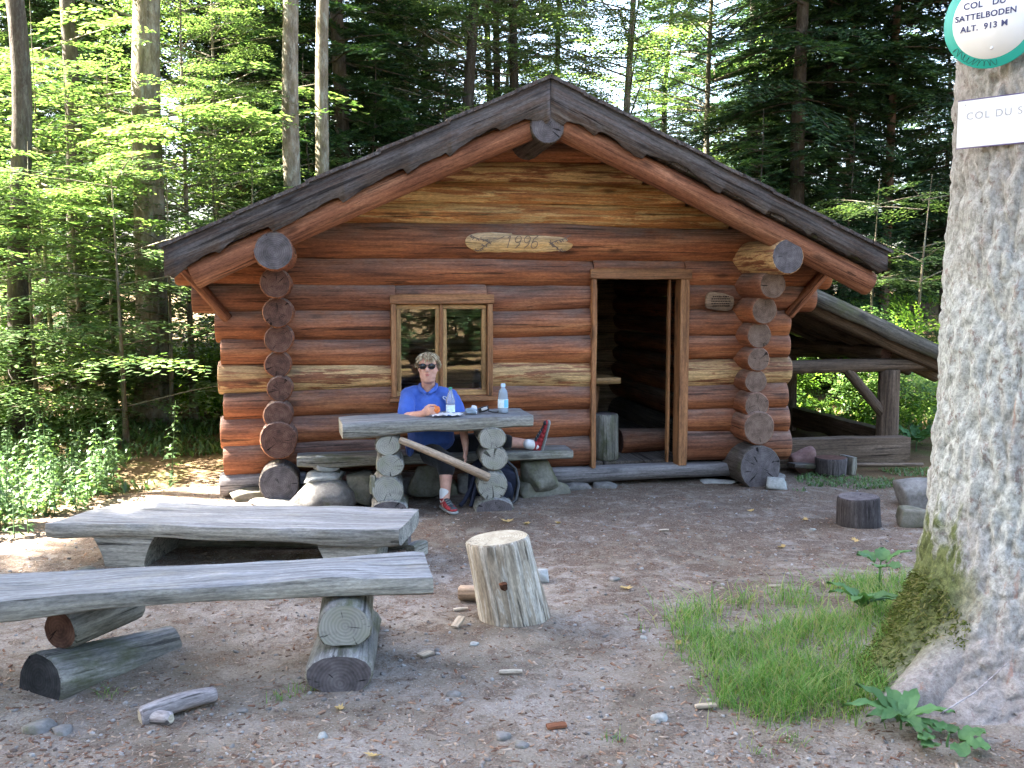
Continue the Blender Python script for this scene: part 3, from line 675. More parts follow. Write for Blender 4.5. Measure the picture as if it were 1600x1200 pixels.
obj('wall_plate', log_mesh(3.1, .075, 712, .075, mats=DK, sides=12), shed, (2.87, .70, 1.115), (0, 0, RX90))
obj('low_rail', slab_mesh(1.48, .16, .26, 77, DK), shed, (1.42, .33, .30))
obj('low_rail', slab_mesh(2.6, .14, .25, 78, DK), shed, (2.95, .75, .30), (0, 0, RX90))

def pl_rock(name, x, y, s, seed, mk, label, cat='rock', z=None, rot=(0, 0, 0), group=None):
    o = obj(name, rock_mesh(*s, seed=seed, mats=[MT[mk]], rough=.07), None, (x, y, (gzf(x, y) + s[2] * .36) if z is None else z), rot)
    return tag(o, label, cat, group)
def on_ground(px, py): p = gnd(px, py); return p[0], p[1]
# clutter in front of the shelter
x, y = on_ground(1258, 738); pl_rock('boulder', x, y + .1, (.26, .24, .25), 41, 'stoner', 'reddish boulder beside the cabin corner', 'boulder')
x, y = on_ground(1215, 765); pl_rock('rock', x, y + .08, (.20, .17, .12), 42, 'stonew', 'pale grey rock under the right cabin corner')
x, y = on_ground(1418, 792); pl_rock('boulder', x + .12, y + .12, (.40, .32, .26), 43, 'stone', 'blue-grey flat-topped boulder behind the big tree', 'boulder')
x, y = on_ground(1415, 822); pl_rock('rock', x + .06, y + .05, (.25, .2, .16), 44, 'stonem', 'brown rock between the short stump and the big tree')
cb = empty('chopped_block', tuple(hut_w(1.90, -.02, 0)), HA + .2, 'squat sawn log block in front of the shelter', 'log block')
cb.location.z = gzf(cb.location.x, cb.location.y)
obj('log', log_mesh(.17, .14, 731, .15, mats=[MT['stump'], MT['end']]), cb, (0, 0, 0), (0, -RX90, 0)); obj('slab_piece', box_mesh(.17, .2, .06, [MT['greydark']], .008, 3, .006), cb, (.19, .0, 0), (0, -RX90 + .08, 0))
for k, (u0, v0, u1, v1, lab) in enumerate(((1.52, .06, 2.1, .12, 'short dark board on the ground behind the squat block'), (2.05, .05, 2.95, .10, 'long thin pole on the ground in front of the shelter'))):
    p = hut_w(u0, v0); q = hut_w(u1, v1); p[2] = gzf(p[0], p[1]) + .10; q[2] = gzf(q[0], q[1]) + .04
    l_, e_, L_ = along(p, q)
    o = obj('board' if k == 0 else 'pole', box_mesh(L_, .16, .05, [MT['dark']], .01, k, .01) if k == 0 else log_mesh(L_, .022, 741, .018, mats=DK, sides=8), None, l_, e_); tag(o, lab, 'board' if k == 0 else 'pole')
# short stump, right
x, y = on_ground(1355, 826); ds = empty('short_stump', (x, y + .17, gzf(x, y + .17)), .3, 'short dark stump standing left of the big tree', 'stump')
obj('log', log_mesh(.235, .165, 751, .155, mats=[MT['stump'], MT['endgrey']], rough=1.6, slant=.0), ds, (0, 0, -.02), (0, -RX90 - .05, 0))

# ------------------------------------------------------------------ front log bench
GW = [MT['grey'], MT['grey']]
bf = empty('log_bench', (-1.3, 4.5, 0), 0, 'long grey half-log bench in the foreground, cut by the left edge', 'bench')
def kid(o, parent): o.parent = parent; o.location = Vector(o.location) - parent.location; return o
p = Vector((-2.95, 4.14, .43)); q = Vector((-.40, 4.64, .455)); l_, e_, L_ = along(p, q)
o = kid(obj('seat', slab_mesh(L_, .41, .092, 21, GW, step=.05, taper=-.06, rough=1.3, topwave=.012, sag=.012), None, l_, e_), bf)
PG = [MT['greydark'], MT['endpale']]
kid(obj('support', log_mesh(.52, .128, 761, .13, mats=[MT['greydark'], MT['endpale']], oval=.86, zhi=.10, zlo=-.085, rough=1.6), None, (-.745, 4.30, .262), (0, 0, RX90 + .12)), bf)
kid(obj('support_base', log_mesh(.85, .148, 762, .15, mats=[MT['greydark'], MT['endgrey']], oval=.66, rough=3.0), None, (-.755, 4.21, .035), (0, 0, RX90 + .10)), bf)
kid(obj('support', log_mesh(.45, .095, 763, .10, mats=[MT['greydark'], MT['end']], zhi=.085, rough=1.5), None, (-2.02, 4.30, .255), (0, 0, RX90 - .35)), bf)
kid(obj('support_base', log_mesh(.72, .155, 764, .11, mats=[MT['greydark'], MT['endchar']], rough=3.2), None, (-2.06, 4.18, .065), (0, .10, RX90 - .50)), bf)

# ------------------------------------------------------------------ wide slab bench behind it
bs = empty('slab_bench', (-1.85, 6.3, 0), 0, 'wide low grey slab bench with chamfered left end behind the front bench', 'bench')
p = Vector((-2.93, 6.52, .285)); q = Vector((-.66, 6.27, .29)); l_, e_, L_ = along(p, q)
kid(obj('seat', slab_mesh(L_, .60, .115, 33, GW, step=.05, endcut=.20, rough=1.1, topwave=.008), None, l_, e_), bs)
def trap_mesh(w0, w1, h, d, seed, mats):
    rings = []
    for i, y in enumerate(np.linspace(0, d, 7)):
        zs = np.linspace(0, 1, 6); ring = []
        for t in zs: ring.append((-(w0 + (w1 - w0) * t ** 1.6) / 2, y, h * t))
        for t in zs[::-1]: ring.append(((w0 + (w1 - w0) * t ** 2.2) / 2, y, h * t))
        r_ = np.array(ring); r_[:, 0] += .008 * noise3(r_ * 9, seed); rings.append(r_)
    return loft(np.array(rings), mats=mats, smooth=False, name='leg')
for cx, cy, sd in ((-2.47, 6.19, 1), (-1.02, 6.03, 2)):
    kid(obj('leg', trap_mesh(.26, .42, .21, .5, sd, [MT['grey'], MT['grey']]), None, (cx, cy, -.01), (0, 0, -.11)), bs)
o = obj('fallen_log', log_mesh(1.65, .10, 771, .085, mats=[MT['greydark'], MT['endgrey']], rough=1.5), None, (-2.35, 6.78, gzf(-2, 6.7) + .06), (0, 0, -.06)); tag(o, 'mossy log lying under the wide slab bench', 'log')
o = obj('wood_offcut', box_mesh(.16, .08, .11, [MT['greydark']], .012, 5, .006), None, (-.66, 6.35, gzf(-.6, 6.4) + .05), (0, 0, 1.1)); tag(o, 'small pale offcut leaning by the right end of the slab bench', 'offcut')

# ------------------------------------------------------------------ chopping block
x, y = on_ground(795, 985)
cbk = empty('chopping_block', (x + .0, y + .20, gzf(x, y + .2)), .5, 'tall pale peeled chopping block leaning to the left', 'chopping block')
CB = [MT['block'], MT['block']]
MT['blockend'] = endgrain('pale_block_end', (0.26, 0.22, 0.16), (0.42, 0.37, 0.28), (0.55, 0.50, 0.40), .6); CB[1] = MT['blockend']
o = obj('trunk', log_mesh(.475, .19, 781, .165, mats=CB, rough=1.3, slant=.07, step=.05, sides=28), cbk, (.02, 0, -.035), (0, -RX90, 0))
o.rotation_euler = Euler((0, -RX90 - .19, -.5), 'XYZ')
obj('knot', rock_mesh(.045, .05, .04, 3, [MT['rafter']], 2), cbk, (-.10, -.128, .22))
x, y = on_ground(722, 936); o = obj('billet', log_mesh(.26, .042, 783, .04, mats=[MT['pole'], MT['blockend']], rough=1.6), None, (x - .02, y, gzf(x, y) + .035), (0, 0, -.1)); tag(o, 'short split billet lying behind the chopping block', 'firewood')
x, y = on_ground(852, 908); pl_rock('stone', x - .03, y, (.10, .09, .09), 46, 'stonew', 'round pale stone at the right of the chopping block', 'stone')
# bleached short log in front
p = gnd(218, 1128); q = gnd(338, 1100); p[2] = gzf(p[0], p[1]) + .035; q[2] = gzf(q[0], q[1]) + .06; l_, e_, L_ = along(p, q)
MT['bleach'] = wood('bleached_wood', (.24, .20, .19), (.38, .34, .335), (.52, .49, .49), None, 0, .75, .25)
dl = obj('branch_log', log_mesh(L_, .045, 785, .034, mats=[MT['bleach'], MT['blockend']], rough=2.2, bow=.015, step=.03), None, l_, e_); tag(dl, 'short bleached log lying on the ground in front of the bench', 'log')
l2, e2, L2 = along((.03, .01, -.01), (.10, -.10, -.005)); obj('branch_stub', log_mesh(L2, .032, 786, .028, mats=[MT['bleach'], MT['blockend']], rough=2), dl, l2, e2)

# ------------------------------------------------------------------ table at the wall
tl = at(535, 662, 7.50); tr = at(834, 648, 7.85)
tdir = Vector(tr - tl); ta = math.atan2(tdir.y, tdir.x)
tbl = empty('log_table', ((tl[0] + tr[0]) / 2, (tl[1] + tr[1]) / 2 + .25, 0), 0, 'rustic log table with stacked log legs in front of the window', 'table')
perp = Vector((-math.sin(ta), math.cos(ta), 0))
p = Vector(tl) + perp * .24; q = Vector(tr) + perp * .24; l_, e_, L_ = along(p, q)
TM = [MT['greydark'], MT['grey']]
kid(obj('table_top', slab_mesh(L_, .48, .118, 41, [MT['grey'], MT['grey']], step=.05, rough=.9), None, l_, e_), tbl)
TOPZ = lambda x: tl[2] + (tr[2] - tl[2]) * (x - tl[0]) / (tr[0] - tl[0])
for cx, zs in ((607, [(683, 713, .105), (712, 746, .11), (744, 790, .125)]), (770, [(672, 704, .115), (703, 736, .115), (734, 779, .125)])):
    Yf = 7.60 if cx < 700 else 7.74
    for k, (ya, yb, r_) in enumerate(zs):
        za = at(cx, ya, Yf)[2]; zb = at(cx, yb, Yf)[2]; c = at(cx, (ya + yb) / 2, Yf); h_ = (za - zb) / 2 * 1.1
        kid(obj('leg_log', log_mesh(.45, r_, 800 + cx + k, r_ * .97, mats=[MT['greydark'], MT['endpale']], oval=h_ / r_, rough=1.6), None, (c[0] + (.01 if k % 2 else -.005), c[1], (za + zb) / 2), (0, 0, RX90 + .12)), tbl)
    c = at(cx, 792, Yf - .03)
    kid(obj('leg_log', log_mesh(.5, .15, 830 + cx, .15, mats=[MT['greydark'], MT['endgrey']], oval=.55, rough=2.0), None, (c[0] + .02, c[1] - .02, .03), (0, 0, RX90 + .12)), tbl)
p = at(624, 686, 7.62); q = at(764, 748, 7.72); l_, e_, L_ = along(p, q)
kid(obj('brace', log_mesh(L_, .027, 840, .036, mats=[MT['pole'], MT['blockend']], rough=1.5, bow=.008, sides=12), None, l_, e_), tbl)
c = at(583, 757, 7.62); kid(obj('leg_wedge', box_mesh(.14, .07, .05, [MT['greydark']], .008, 2, .006), None, (c[0], c[1], c[2] - .07), (0, -RX90, 0)), tbl)
# bench along the wall
wb = empty('wall_bench', tuple(hut_w(-2, -.42, 0)), HA, 'long half-log bench against the cabin wall behind the table', 'bench')
obj('seat', slab_mesh(2.30, .30, .095, 51, [MT['greydark'], MT['grey']], rough=1.2), wb, (-1.08, 0, .405))
for uu in (-.85, .0, .95): obj('support', rock_mesh(.30, .28, .30, int(uu * 10) + 60, [MT['stonem']], rough=.06), wb, (uu, .02, .165))
# rocks at the left end of that bench
x, y = on_ground(505, 797); pl_rock('boulder', x, y + .16, (.43, .36, .24), 61, 'stone', 'big grey boulder at the left end of the wall bench', 'boulder', .10)
pl_rock('rock', x - .02, y + .20, (.30, .24, .10), 62, 'stonew', 'flat whitish rock lying on the big grey boulder', 'rock', .235, (.05, .05, .3))
pl_rock('rock', x - .03, y + .22, (.21, .16, .12), 63, 'stonew', 'topmost pale wedge rock balanced on the boulder pile', 'rock', .335, (0, .18, .2))
x, y = on_ground(562, 795); pl_rock('boulder', x, y + .22, (.27, .26, .30), 64, 'stonem', 'upright mossy boulder left of the table legs', 'boulder', .12)

# ------------------------------------------------------------------ things on the table
def lathe(prof, mats, sides=24, name='lathe'):
    rings = [[(r * math.cos(t), r * math.sin(t), z) for t in np.linspace(0, 2 * math.pi, sides, endpoint=False)] for r, z in prof]
    return loft(np.array(rings), mats=mats, name=name)
MT['pet'] = glassmat('clear_bottle_plastic', (0.90, 0.95, 0.97), 0.05, 1.2)
MT['petb'] = glassmat('sky_tinted_bottle_plastic', (0.55, 0.70, 0.86), 0.08, 1.3); MT['petb'].node_tree.nodes['Principled BSDF'].inputs['Transmission Weight'].default_value = .55; MT['pet'].node_tree.nodes['Principled BSDF'].inputs['Transmission Weight'].default_value = .75  # petb: the sky's reflection is put in as a pale blue, less clear base
MT['water'] = glassmat('bottle_water', (0.85, 0.94, 1.0), 0.0, 1.33)
MT['capg'] = plain('green_cap', (0.03, 0.22, 0.14), .4, .4, .05); MT['capb'] = plain('pale_blue_cap', (0.45, 0.62, 0.80), .4, .4, .05)
MT['lab1'] = plain('bottle_label_pale', (0.62, 0.76, 0.80), .4, .4, .25, 40); MT['lab2'] = plain('bottle_label_blue', (0.16, 0.52, 0.75), .4, .4, .1); MT['white'] = plain('white_paper', (0.78, 0.78, 0.80), .7, .2, .06)
def table_z(px, Y):
    p = at(px, 650, Y); return TOPZ(p[0]) + .004, p[0]
z_, x_ = table_z(704, 7.86); 
b1 = empty('water_bottle', (x_, 7.86, z_), .2, 'slender clear water bottle with green cap in front of the woman', 'bottle')
obj('bottle_body', lathe([(.030, 0), (.036, .004), (.036, .09), (.033, .10), (.036, .11), (.034, .135), (.016, .19), (.0125, .20), (.0125, .212)], [MT['pet']]), b1)
obj('bottle_label', lathe([(.0368, .03), (.0368, .085)], [MT['lab1']], name='label'), b1); obj('cap', lathe([(.0145, .208), (.0145, .226), (.012, .228)], [MT['capg']]), b1)
z_, x_ = table_z(786, 7.98)
b2 = empty('water_bottle', (x_, 7.98, z_), .4, 'straight water bottle with blue label on the right end of the table', 'bottle')
obj('bottle_body', lathe([(.034, 0), (.042, .006), (.042, .03), (.039, .035), (.042, .04), (.042, .115), (.040, .12), (.042, .126), (.039, .135), (.041, .142), (.037, .152), (.038, .158), (.032, .18), (.018, .20), (.016, .215)], [MT['petb']]), b2)
obj('bottle_label', lathe([(.0428, .042), (.0428, .112)], [MT['lab1']], name='label'), b2)
obj('label_panel', mesh_np('panel', [(.0434 * math.cos(t), .0434 * math.sin(t), z) for z in (.046, .108) for t in np.linspace(-1.75, -.75, 9)], np.array([[i, i + 1, i + 10, i + 9] for i in range(8)]), [MT['lab2']]), b2)
obj('cap', lathe([(.019, .212), (.019, .236), (.016, .238)], [MT['capb']]), b2)
# crumpled napkin
nv = 16; V = []; rn = random.Random(4)
for i in range(nv + 1):
    for j in range(nv + 1):
        a_, b_ = i / nv - .5, j / nv - .5
        e = max(abs(a_), abs(b_)) * 2
        V.append((a_ * .24 * (1 + .05 * math.sin(j * 1.3)), b_ * .14 * (1 + .06 * math.sin(i)), .006 + .02 * abs(math.sin(i * .9 + j * .5)) * (1 - .5 * e) + .008 * rn.random()))
z_, x_ = table_z(699, 7.84)
nap = obj('napkin', mesh_np('napkin', V, np.array([[i * (nv + 1) + j, (i + 1) * (nv + 1) + j, (i + 1) * (nv + 1) + j + 1, i * (nv + 1) + j + 1] for i in range(nv) for j in range(nv)]), [MT['white']], True), None, (x_, 7.80, z_ + .002), (0, 0, .2)); tag(nap, 'crumpled white paper napkin on the table in front of the woman', 'napkin')
MT['black'] = plain('black_rubber', (0.015, 0.015, 0.017), .45, .4, .2); MT['navy'] = plain('navy_cloth', (0.022, 0.026, 0.045), .85, .2, .3, 30, .4)
# pocket camera with strap
z_, x_ = table_z(757, 7.95)
ky = empty('pocket_camera', (x_, 7.95, z_), .3, 'small black and silver camera with strap on the table', 'camera')
MT['silver'] = plain('silver_plastic', (0.6, 0.6, 0.62), .3, .5, .05, metal=.4)
obj('camera_body', box_mesh(.085, .03, .045, [MT['black']], .006), ky, (-.05, 0, .025), (0, -.25, 0)); obj('front_plate', box_mesh(.05, .006, .022, [MT['silver']], .002), ky, (-.03, -.019, .035), (0, -.25, 0))
obj('strap', tube_mesh([(.03, 0, .02), (.06, -.01, .012), (.10, .0, .006), (.13, .03, .006)], .005, 6, [MT['black']]), ky)
z_, x_ = table_z(739, 7.93)
pb = empty('plastic_bag', (x_, 7.93, z_), 0, 'small crumpled clear and white wrapper beside the camera', 'wrapper')
obj('film', rock_mesh(.10, .07, .05, 71, [MT['petb']], 3, 12, .2), pb, (-.02, 0, .025)); obj('tag', rock_mesh(.05, .03, .04, 72, [MT['white']], 2, 8, .1), pb, (.012, .02, .05))

# ------------------------------------------------------------------ rucksack under the table
rp = at(772, 775, 8.02)
ru = empty('rucksack', (rp[0], 8.06, gzf(rp[0], 8.0)), 0, 'dark navy rucksack standing behind the right table legs', 'rucksack')
obj('bag_body', rock_mesh(.36, .26, .38, 81, [MT['navy']], 4, 5, .06), ru, (0, 0, .19)); obj('front_pocket', rock_mesh(.24, .12, .20, 82, [MT['navy']], 3, 5, .05), ru, (.02, -.13, .13))
obj('strap', tube_mesh([(-.10, -.05, .34), (-.16, -.12, .25), (-.19, -.15, .14), (-.24, -.2, .05), (-.27, -.22, .02)], .017, 8, [MT['navy']]), ru)
obj('strap', tube_mesh([(-.08, -.1, .30), (-.14, -.16, .18), (-.17, -.2, .06), (-.185, -.22, .015)], .015, 8, [MT['navy']]), ru)
obj('strap', tube_mesh([(.10, -.08, .36), (.17, -.1, .30), (.20, -.1, .18), (.18, -.13, .05), (.13, -.17, .02)], .016, 8, [MT['black']]), ru)
obj('buckle', rock_mesh(.05, .03, .06, 83, [plain('orange_strap', (0.5, 0.2, 0.03), .5)], 2), ru, (-.06, -.2, .10))

# ------------------------------------------------------------------ the big tree with the signs
def bark_mat():
    m, nt, b = mat_new('lichened_fir_bark')
    tc = N(nt, 'ShaderNodeTexCoord')
    def co(s):
        mp = N(nt, 'ShaderNodeMapping'); mp.inputs['Scale'].default_value = s; nt.links.new(tc.outputs['Object'], mp.inputs[0]); return mp.outputs[0]
    plate = noise_n(nt, co((9, 9, 4.5)), 1, 7, 0.7, 0.8); fine = noise_n(nt, co((55, 55, 40)), 1, 5, 0.7); big = noise_n(nt, co((2.6, 2.6, 1.0)), 1, 5, 0.6, 0.6)
    c = ramp(nt, plate, [(0.3, (0.10, 0.078, 0.07)), (0.48, (0.24, 0.195, 0.178)), (0.7, (0.36, 0.305, 0.285))])
    red = ramp(nt, noise_n(nt, co((6.5, 6.5, 1.0)), 1, 6, 0.68, 0.5), [(0.60, g(0)), (0.66, g(1))])
    c = mix(nt, mathn(nt, 'MULTIPLY', red, 0.75), c, (0.34, 0.19, 0.14))
    sp = N(nt, 'ShaderNodeSeparateXYZ'); nt.links.new(tc.outputs['Object'], sp.inputs[0]); hz = sp.outputs[2]
    hm = N(nt, 'ShaderNodeMapRange'); hm.inputs[1].default_value = 0.12; hm.inputs[2].default_value = 0.85; hm.inputs[3].default_value = 0.25; nt.links.new(hz, hm.inputs[0])
    hm2 = N(nt, 'ShaderNodeMapRange'); hm2.inputs[1].default_value = 1.7; hm2.inputs[2].default_value = 2.4; hm2.inputs[3].default_value = 1.0; hm2.inputs[4].default_value = 0.55; nt.links.new(hz, hm2.inputs[0])
    li = ramp(nt, noise_n(nt, co((26, 26, 17)), 1, 8, 0.8, 0.4), [(0.39, g(0)), (0.45, g(1))])
    li = mathn(nt, 'MULTIPLY', mathn(nt, 'MULTIPLY', li, hm.outputs[0]), mathn(nt, 'MULTIPLY', hm2.outputs[0], ramp(nt, big, [(0.3, g(0.5)), (0.5, g(1))])))
    li = mathn(nt, 'MULTIPLY', li, mathn(nt, 'SUBTRACT', 1.0, mathn(nt, 'MULTIPLY', red, 0.8)))
    c = mix(nt, mathn(nt, 'MULTIPLY', li, 0.92), c, ramp(nt, fine, [(0.28, (0.23, 0.245, 0.23)), (0.5, (0.43, 0.455, 0.435)), (0.72, (0.56, 0.59, 0.565))]))
    # moss on the left foot
    md = mathn(nt, 'SUBTRACT', 0.78, mathn(nt, 'ADD', hz, mathn(nt, 'MULTIPLY', mathn(nt, 'ADD', sp.outputs[0], 0.58), 2.4)))
    mm = ramp(nt, mathn(nt, 'ADD', md, mathn(nt, 'MULTIPLY', mathn(nt, 'SUBTRACT', plate, .25), 1.5)), [(0.25, g(0)), (0.45, g(1))])
    ymask = ramp(nt, sp.outputs[1], [(0.0, g(0)), (1.0, g(1))]); ymask.node.color_ramp.elements[0].position = 0.0
    my = N(nt, 'ShaderNodeMapRange'); my.inputs[1].default_value = -0.45; my.inputs[2].default_value = -0.25; nt.links.new(sp.outputs[1], my.inputs[0])
    mm = mathn(nt, 'MULTIPLY', mm, my.outputs[0])
    c = mix(nt, mathn(nt, 'MULTIPLY', mm, 0.9), c, ramp(nt, fine, [(0.3, (0.045, 0.06, 0.015)), (0.55, (0.10, 0.125, 0.03)), (0.8, (0.19, 0.20, 0.06))]))
    c = mix(nt, 0.6, c, ramp(nt, fine, [(0.25, g(0.6)), (0.7, g(1.2))]), 'MULTIPLY')
    setc(nt, b, c, 0.95, 0.1)
    bump(nt, b, mathn(nt, 'ADD', plate, mathn(nt, 'MULTIPLY', fine, 0.5)), 0.75, 0.02)
    return m
MT['bark'] = bark_mat()
bt = empty('fir_tree', (TREE[0], TREE[1], 0), 0, 'huge lichen-covered fir trunk carrying two signs at right', 'tree')
zz = np.concatenate([np.linspace(-.12, 3.2, 300), np.linspace(3.3, 26, 30)]); th = np.linspace(0, 2 * math.pi, 300, endpoint=False)
Z, T = np.meshgrid(zz, th, indexing='ij')
R = .488 - .018 * np.clip(Z - 0.8, 0, 30) ** .98 * .93
R = R + .17 * np.exp(-np.clip(Z, 0, 9) / .42) + .16 * np.exp(-np.clip(Z, -.05, 9) / .14)
lob = 0
for a_, amp, wd in ((math.radians(196), .42, .30), (math.radians(222), .30, .22), (math.radians(256), .34, .30), (math.radians(300), .3, .3), (math.radians(20), .3, .3), (math.radians(110), .35, .35)):
    da = np.angle(np.exp(1j * (T - a_))); lob = lob + amp * np.exp(-(da / wd) ** 2)
R = R + lob * np.exp(-np.clip(Z, -.1, 9) / .26) * .75
P = np.stack([np.cos(T) * R, np.sin(T) * R, Z], -1)
pl_ = fbm(P * np.array([13, 13, 5.5]), 5, 4); rd = np.abs(noise3(P * np.array([22, 22, 7]), 15)); R = R + .014 * pl_ - .014 * np.clip(-pl_ - .15, 0, 1) + .009 * noise3(P * np.array([42, 42, 26]), 9) - .016 * np.clip(.22 - rd, 0, 1) / .22 + .02 * noise3(P * np.array([2.2, 2.2, 1.0]), 12)
R = np.clip(R, .03, None)
obj('trunk', loft(np.stack([np.cos(T) * R, np.sin(T) * R, Z], -1), mats=[MT['bark']], name='trunk'), bt)
MT['bark'].name
ra = [np.array(p) for p in ((-.22, -.12, .42), (-.48, -.30, .20), (-.80, -.47, .02), (-1.05, -.60, -.03), (-1.2, -.70, -.08))]
rpts = []; rrad = []
for q in range(len(ra) - 1):
    for t in np.linspace(0, 1, 6, endpoint=False): rpts.append(ra[q] * (1 - t) + ra[q + 1] * t); rrad.append((.19, .15, .10, .07, .02)[q] * (1 - t) + (.19, .15, .10, .07, .02)[q + 1] * t)
rpts.append(ra[-1]); rrad.append(.02)
rm = tube_mesh(rpts, np.array(rrad) * (1 + .12 * noise3(np.array(rpts) * 5, 3)), 22, [MT['bark']]); obj('root', rm, bt)
# moss tufts on the left foot of the trunk
MSK = (Z > .02) & (Z + (np.cos(T) * R + .58) * 2.4 < .52) & (np.sin(T) * R > -.42) & (np.sin(T) * R < .35)
mi_, mj_ = np.nonzero(MSK); mr = np.random.default_rng(3); sel = mr.choice(len(mi_), min(3800, len(mi_) * 3)); mi_, mj_ = mi_[sel], mj_[sel]
mp_ = np.stack([np.cos(T[mi_, mj_]) * R[mi_, mj_], np.sin(T[mi_, mj_]) * R[mi_, mj_], Z[mi_, mj_]], -1) + mr.normal(0, .008, (len(mi_), 3))
mdir = np.stack([np.cos(T[mi_, mj_]), np.sin(T[mi_, mj_]), -.3 + 0 * Z[mi_, mj_]], -1) + mr.normal(0, .6, (len(mi_), 3)); mdir /= np.linalg.norm(mdir, axis=1)[:, None]
ms_ = np.cross(mdir, mr.normal(0, 1, mdir.shape)); ms_ /= np.linalg.norm(ms_, axis=1)[:, None]; ml_ = mr.uniform(.012, .032, len(mi_))[:, None]
mq = np.stack([mp_ - ms_ * .004, mp_ + ms_ * .004, mp_ + mdir * ml_ + ms_ * .0015, mp_ + mdir * ml_ - ms_ * .0015], 1)
MT['moss'] = leafmat('tree_moss', [(.05, .068, .016), (.085, .11, .026), (.13, .15, .04), (.18, .17, .07)], .2, .8, .1)
mo = obj('moss', mesh_np('moss', mq.reshape(-1, 3), np.arange(len(mq) * 4).reshape(-1, 4), [MT['moss']]), bt); mo['kind'] = 'stuff'
# signs
sn = np.array([-.70, -.714, 0]); sn /= np.linalg.norm(sn); stg = np.array([-sn[1], sn[0], 0])
MT['signw'] = plain('white_sign_enamel', (0.82, 0.84, 0.86), .35, .5, .03, 5); MT['signg'] = plain('turquoise_sign_paint', (0.02, 0.40, 0.33), .4, .4, .06, 9); MT['ink'] = plain('blue_sign_lettering', (0.05, 0.06, 0.16), .5, .3, .1); MT['fade'] = plain('faded_lettering', (0.42, 0.43, 0.47), .6, .2, .3, 80); MT['edge'] = plain('purple_sign_edge', (0.12, 0.09, 0.25), .5)
yaw = math.atan2(stg[1], stg[0])
def sign_root(name, c, roll, label, cat):
    e = empty(name, tuple(c), 0, label, cat); e.rotation_euler = Euler((RX90, roll, yaw), 'XYZ') ; return e
# sign local frame: x = right, y = up, z = out of the face
c1 = np.array([2.035, 4.155, 2.86]) + sn * .035 - stg * .062
s1 = sign_root('round_sign', c1, 0.0, 'round white sign with turquoise rim, cut by the top edge, on the big tree', 'sign')
def disc(r0, r1, z, n=64):
    if r0 <= 0: return mesh_np('disc', [(0, 0, z)] + [(r1 * math.cos(t), r1 * math.sin(t), z) for t in np.linspace(0, 2 * math.pi, n, endpoint=False)], [(0, i + 1, (i + 1) % n + 1) for i in range(n)])
rim = lathe([(.001, -.004), (.197, -.004), (.199, 0), (.197, .003), (.001, .003)], [MT['signg']], 64); obj('rim', rim, s1)
obj('face', lathe([(.001, .0032), (.161, .0032), (.161, .0045), (.001, .0045)], [MT['signw']], 64), s1)
def sign_text(par, txt, size, x, y, z, m, **kw): return obj('lettering', text_mesh(txt, size, m, .0006, **kw), par, (x, y, z))
sign_text(s1, 'COL   DU', .036, -.035, .064, .0062, MT['ink'], bold=.0008, space=1.1); sign_text(s1, 'SATTELBODEN', .034, -.03, .018, .0062, MT['ink'], bold=.0008, space=1.08); sign_text(s1, 'ALT.', .034, -.092, -.028, .0062, MT['ink'], bold=.0008, space=1.08); sign_text(s1, '913', .034, -.008, -.028, .0062, MT['ink'], bold=.0008, space=1.08); sign_text(s1, 'M', .034, .046, -.028, .0062, MT['ink'], bold=.0008)
scr = []
for t in range(60): a_ = -2.55 + t * .019; scr.append(((.178 + .013 * math.sin(t * 1.05) + .004 * math.sin(t * .37)) * math.cos(a_ + .035 * math.cos(t * .9)), (.178 + .013 * math.sin(t * 1.05)) * math.sin(a_ + .035 * math.cos(t * .9)), .0042))
obj('scribble', tube_mesh(scr, .0009, 4, [MT['black']]), s1); obj('bolt', lathe([(.006, .004), (.006, .008), (.003, .009)], [MT['silver']], 10), s1, (0, -.12, 0))
c2 = np.array([1.936, 4.30, 0]) + stg * .30 + sn * .03; c2[2] = 2.452; c2 -= stg * .03
s2 = sign_root('rectangular_sign', c2, -.035, 'plain white rectangular sign with faded lettering below the round sign', 'sign')
s2.rotation_euler = Euler((RX90, 0, yaw), 'XYZ')
obj('board', box_mesh(.60, .195, .006, [MT['signw']], .002, segs=2), s2, (-.30, 0, 0)); obj('edge_strip', box_mesh(.604, .004, .008, [MT['edge']], .001, segs=2), s2, (-.302, -.0996, .0)); obj('edge_strip', box_mesh(.604, .004, .008, [MT['edge']], .001, segs=2), s2, (-.302, .0996, .0))
sign_text(s2, 'COL DU SC', .043, -.265, .03, .0042, MT['fade'], align='LEFT', space=1.2); obj('underline', box_mesh(.26, .0025, .001, [MT['fade']], .0002, segs=1), s2, (-.03, -.028, .0038))
for xx in (-.27, .27): obj('nail', lathe([(.004, .003), (.004, .006), (.002, .007)], [MT['silver']], 8), s2, (xx, .08, 0))
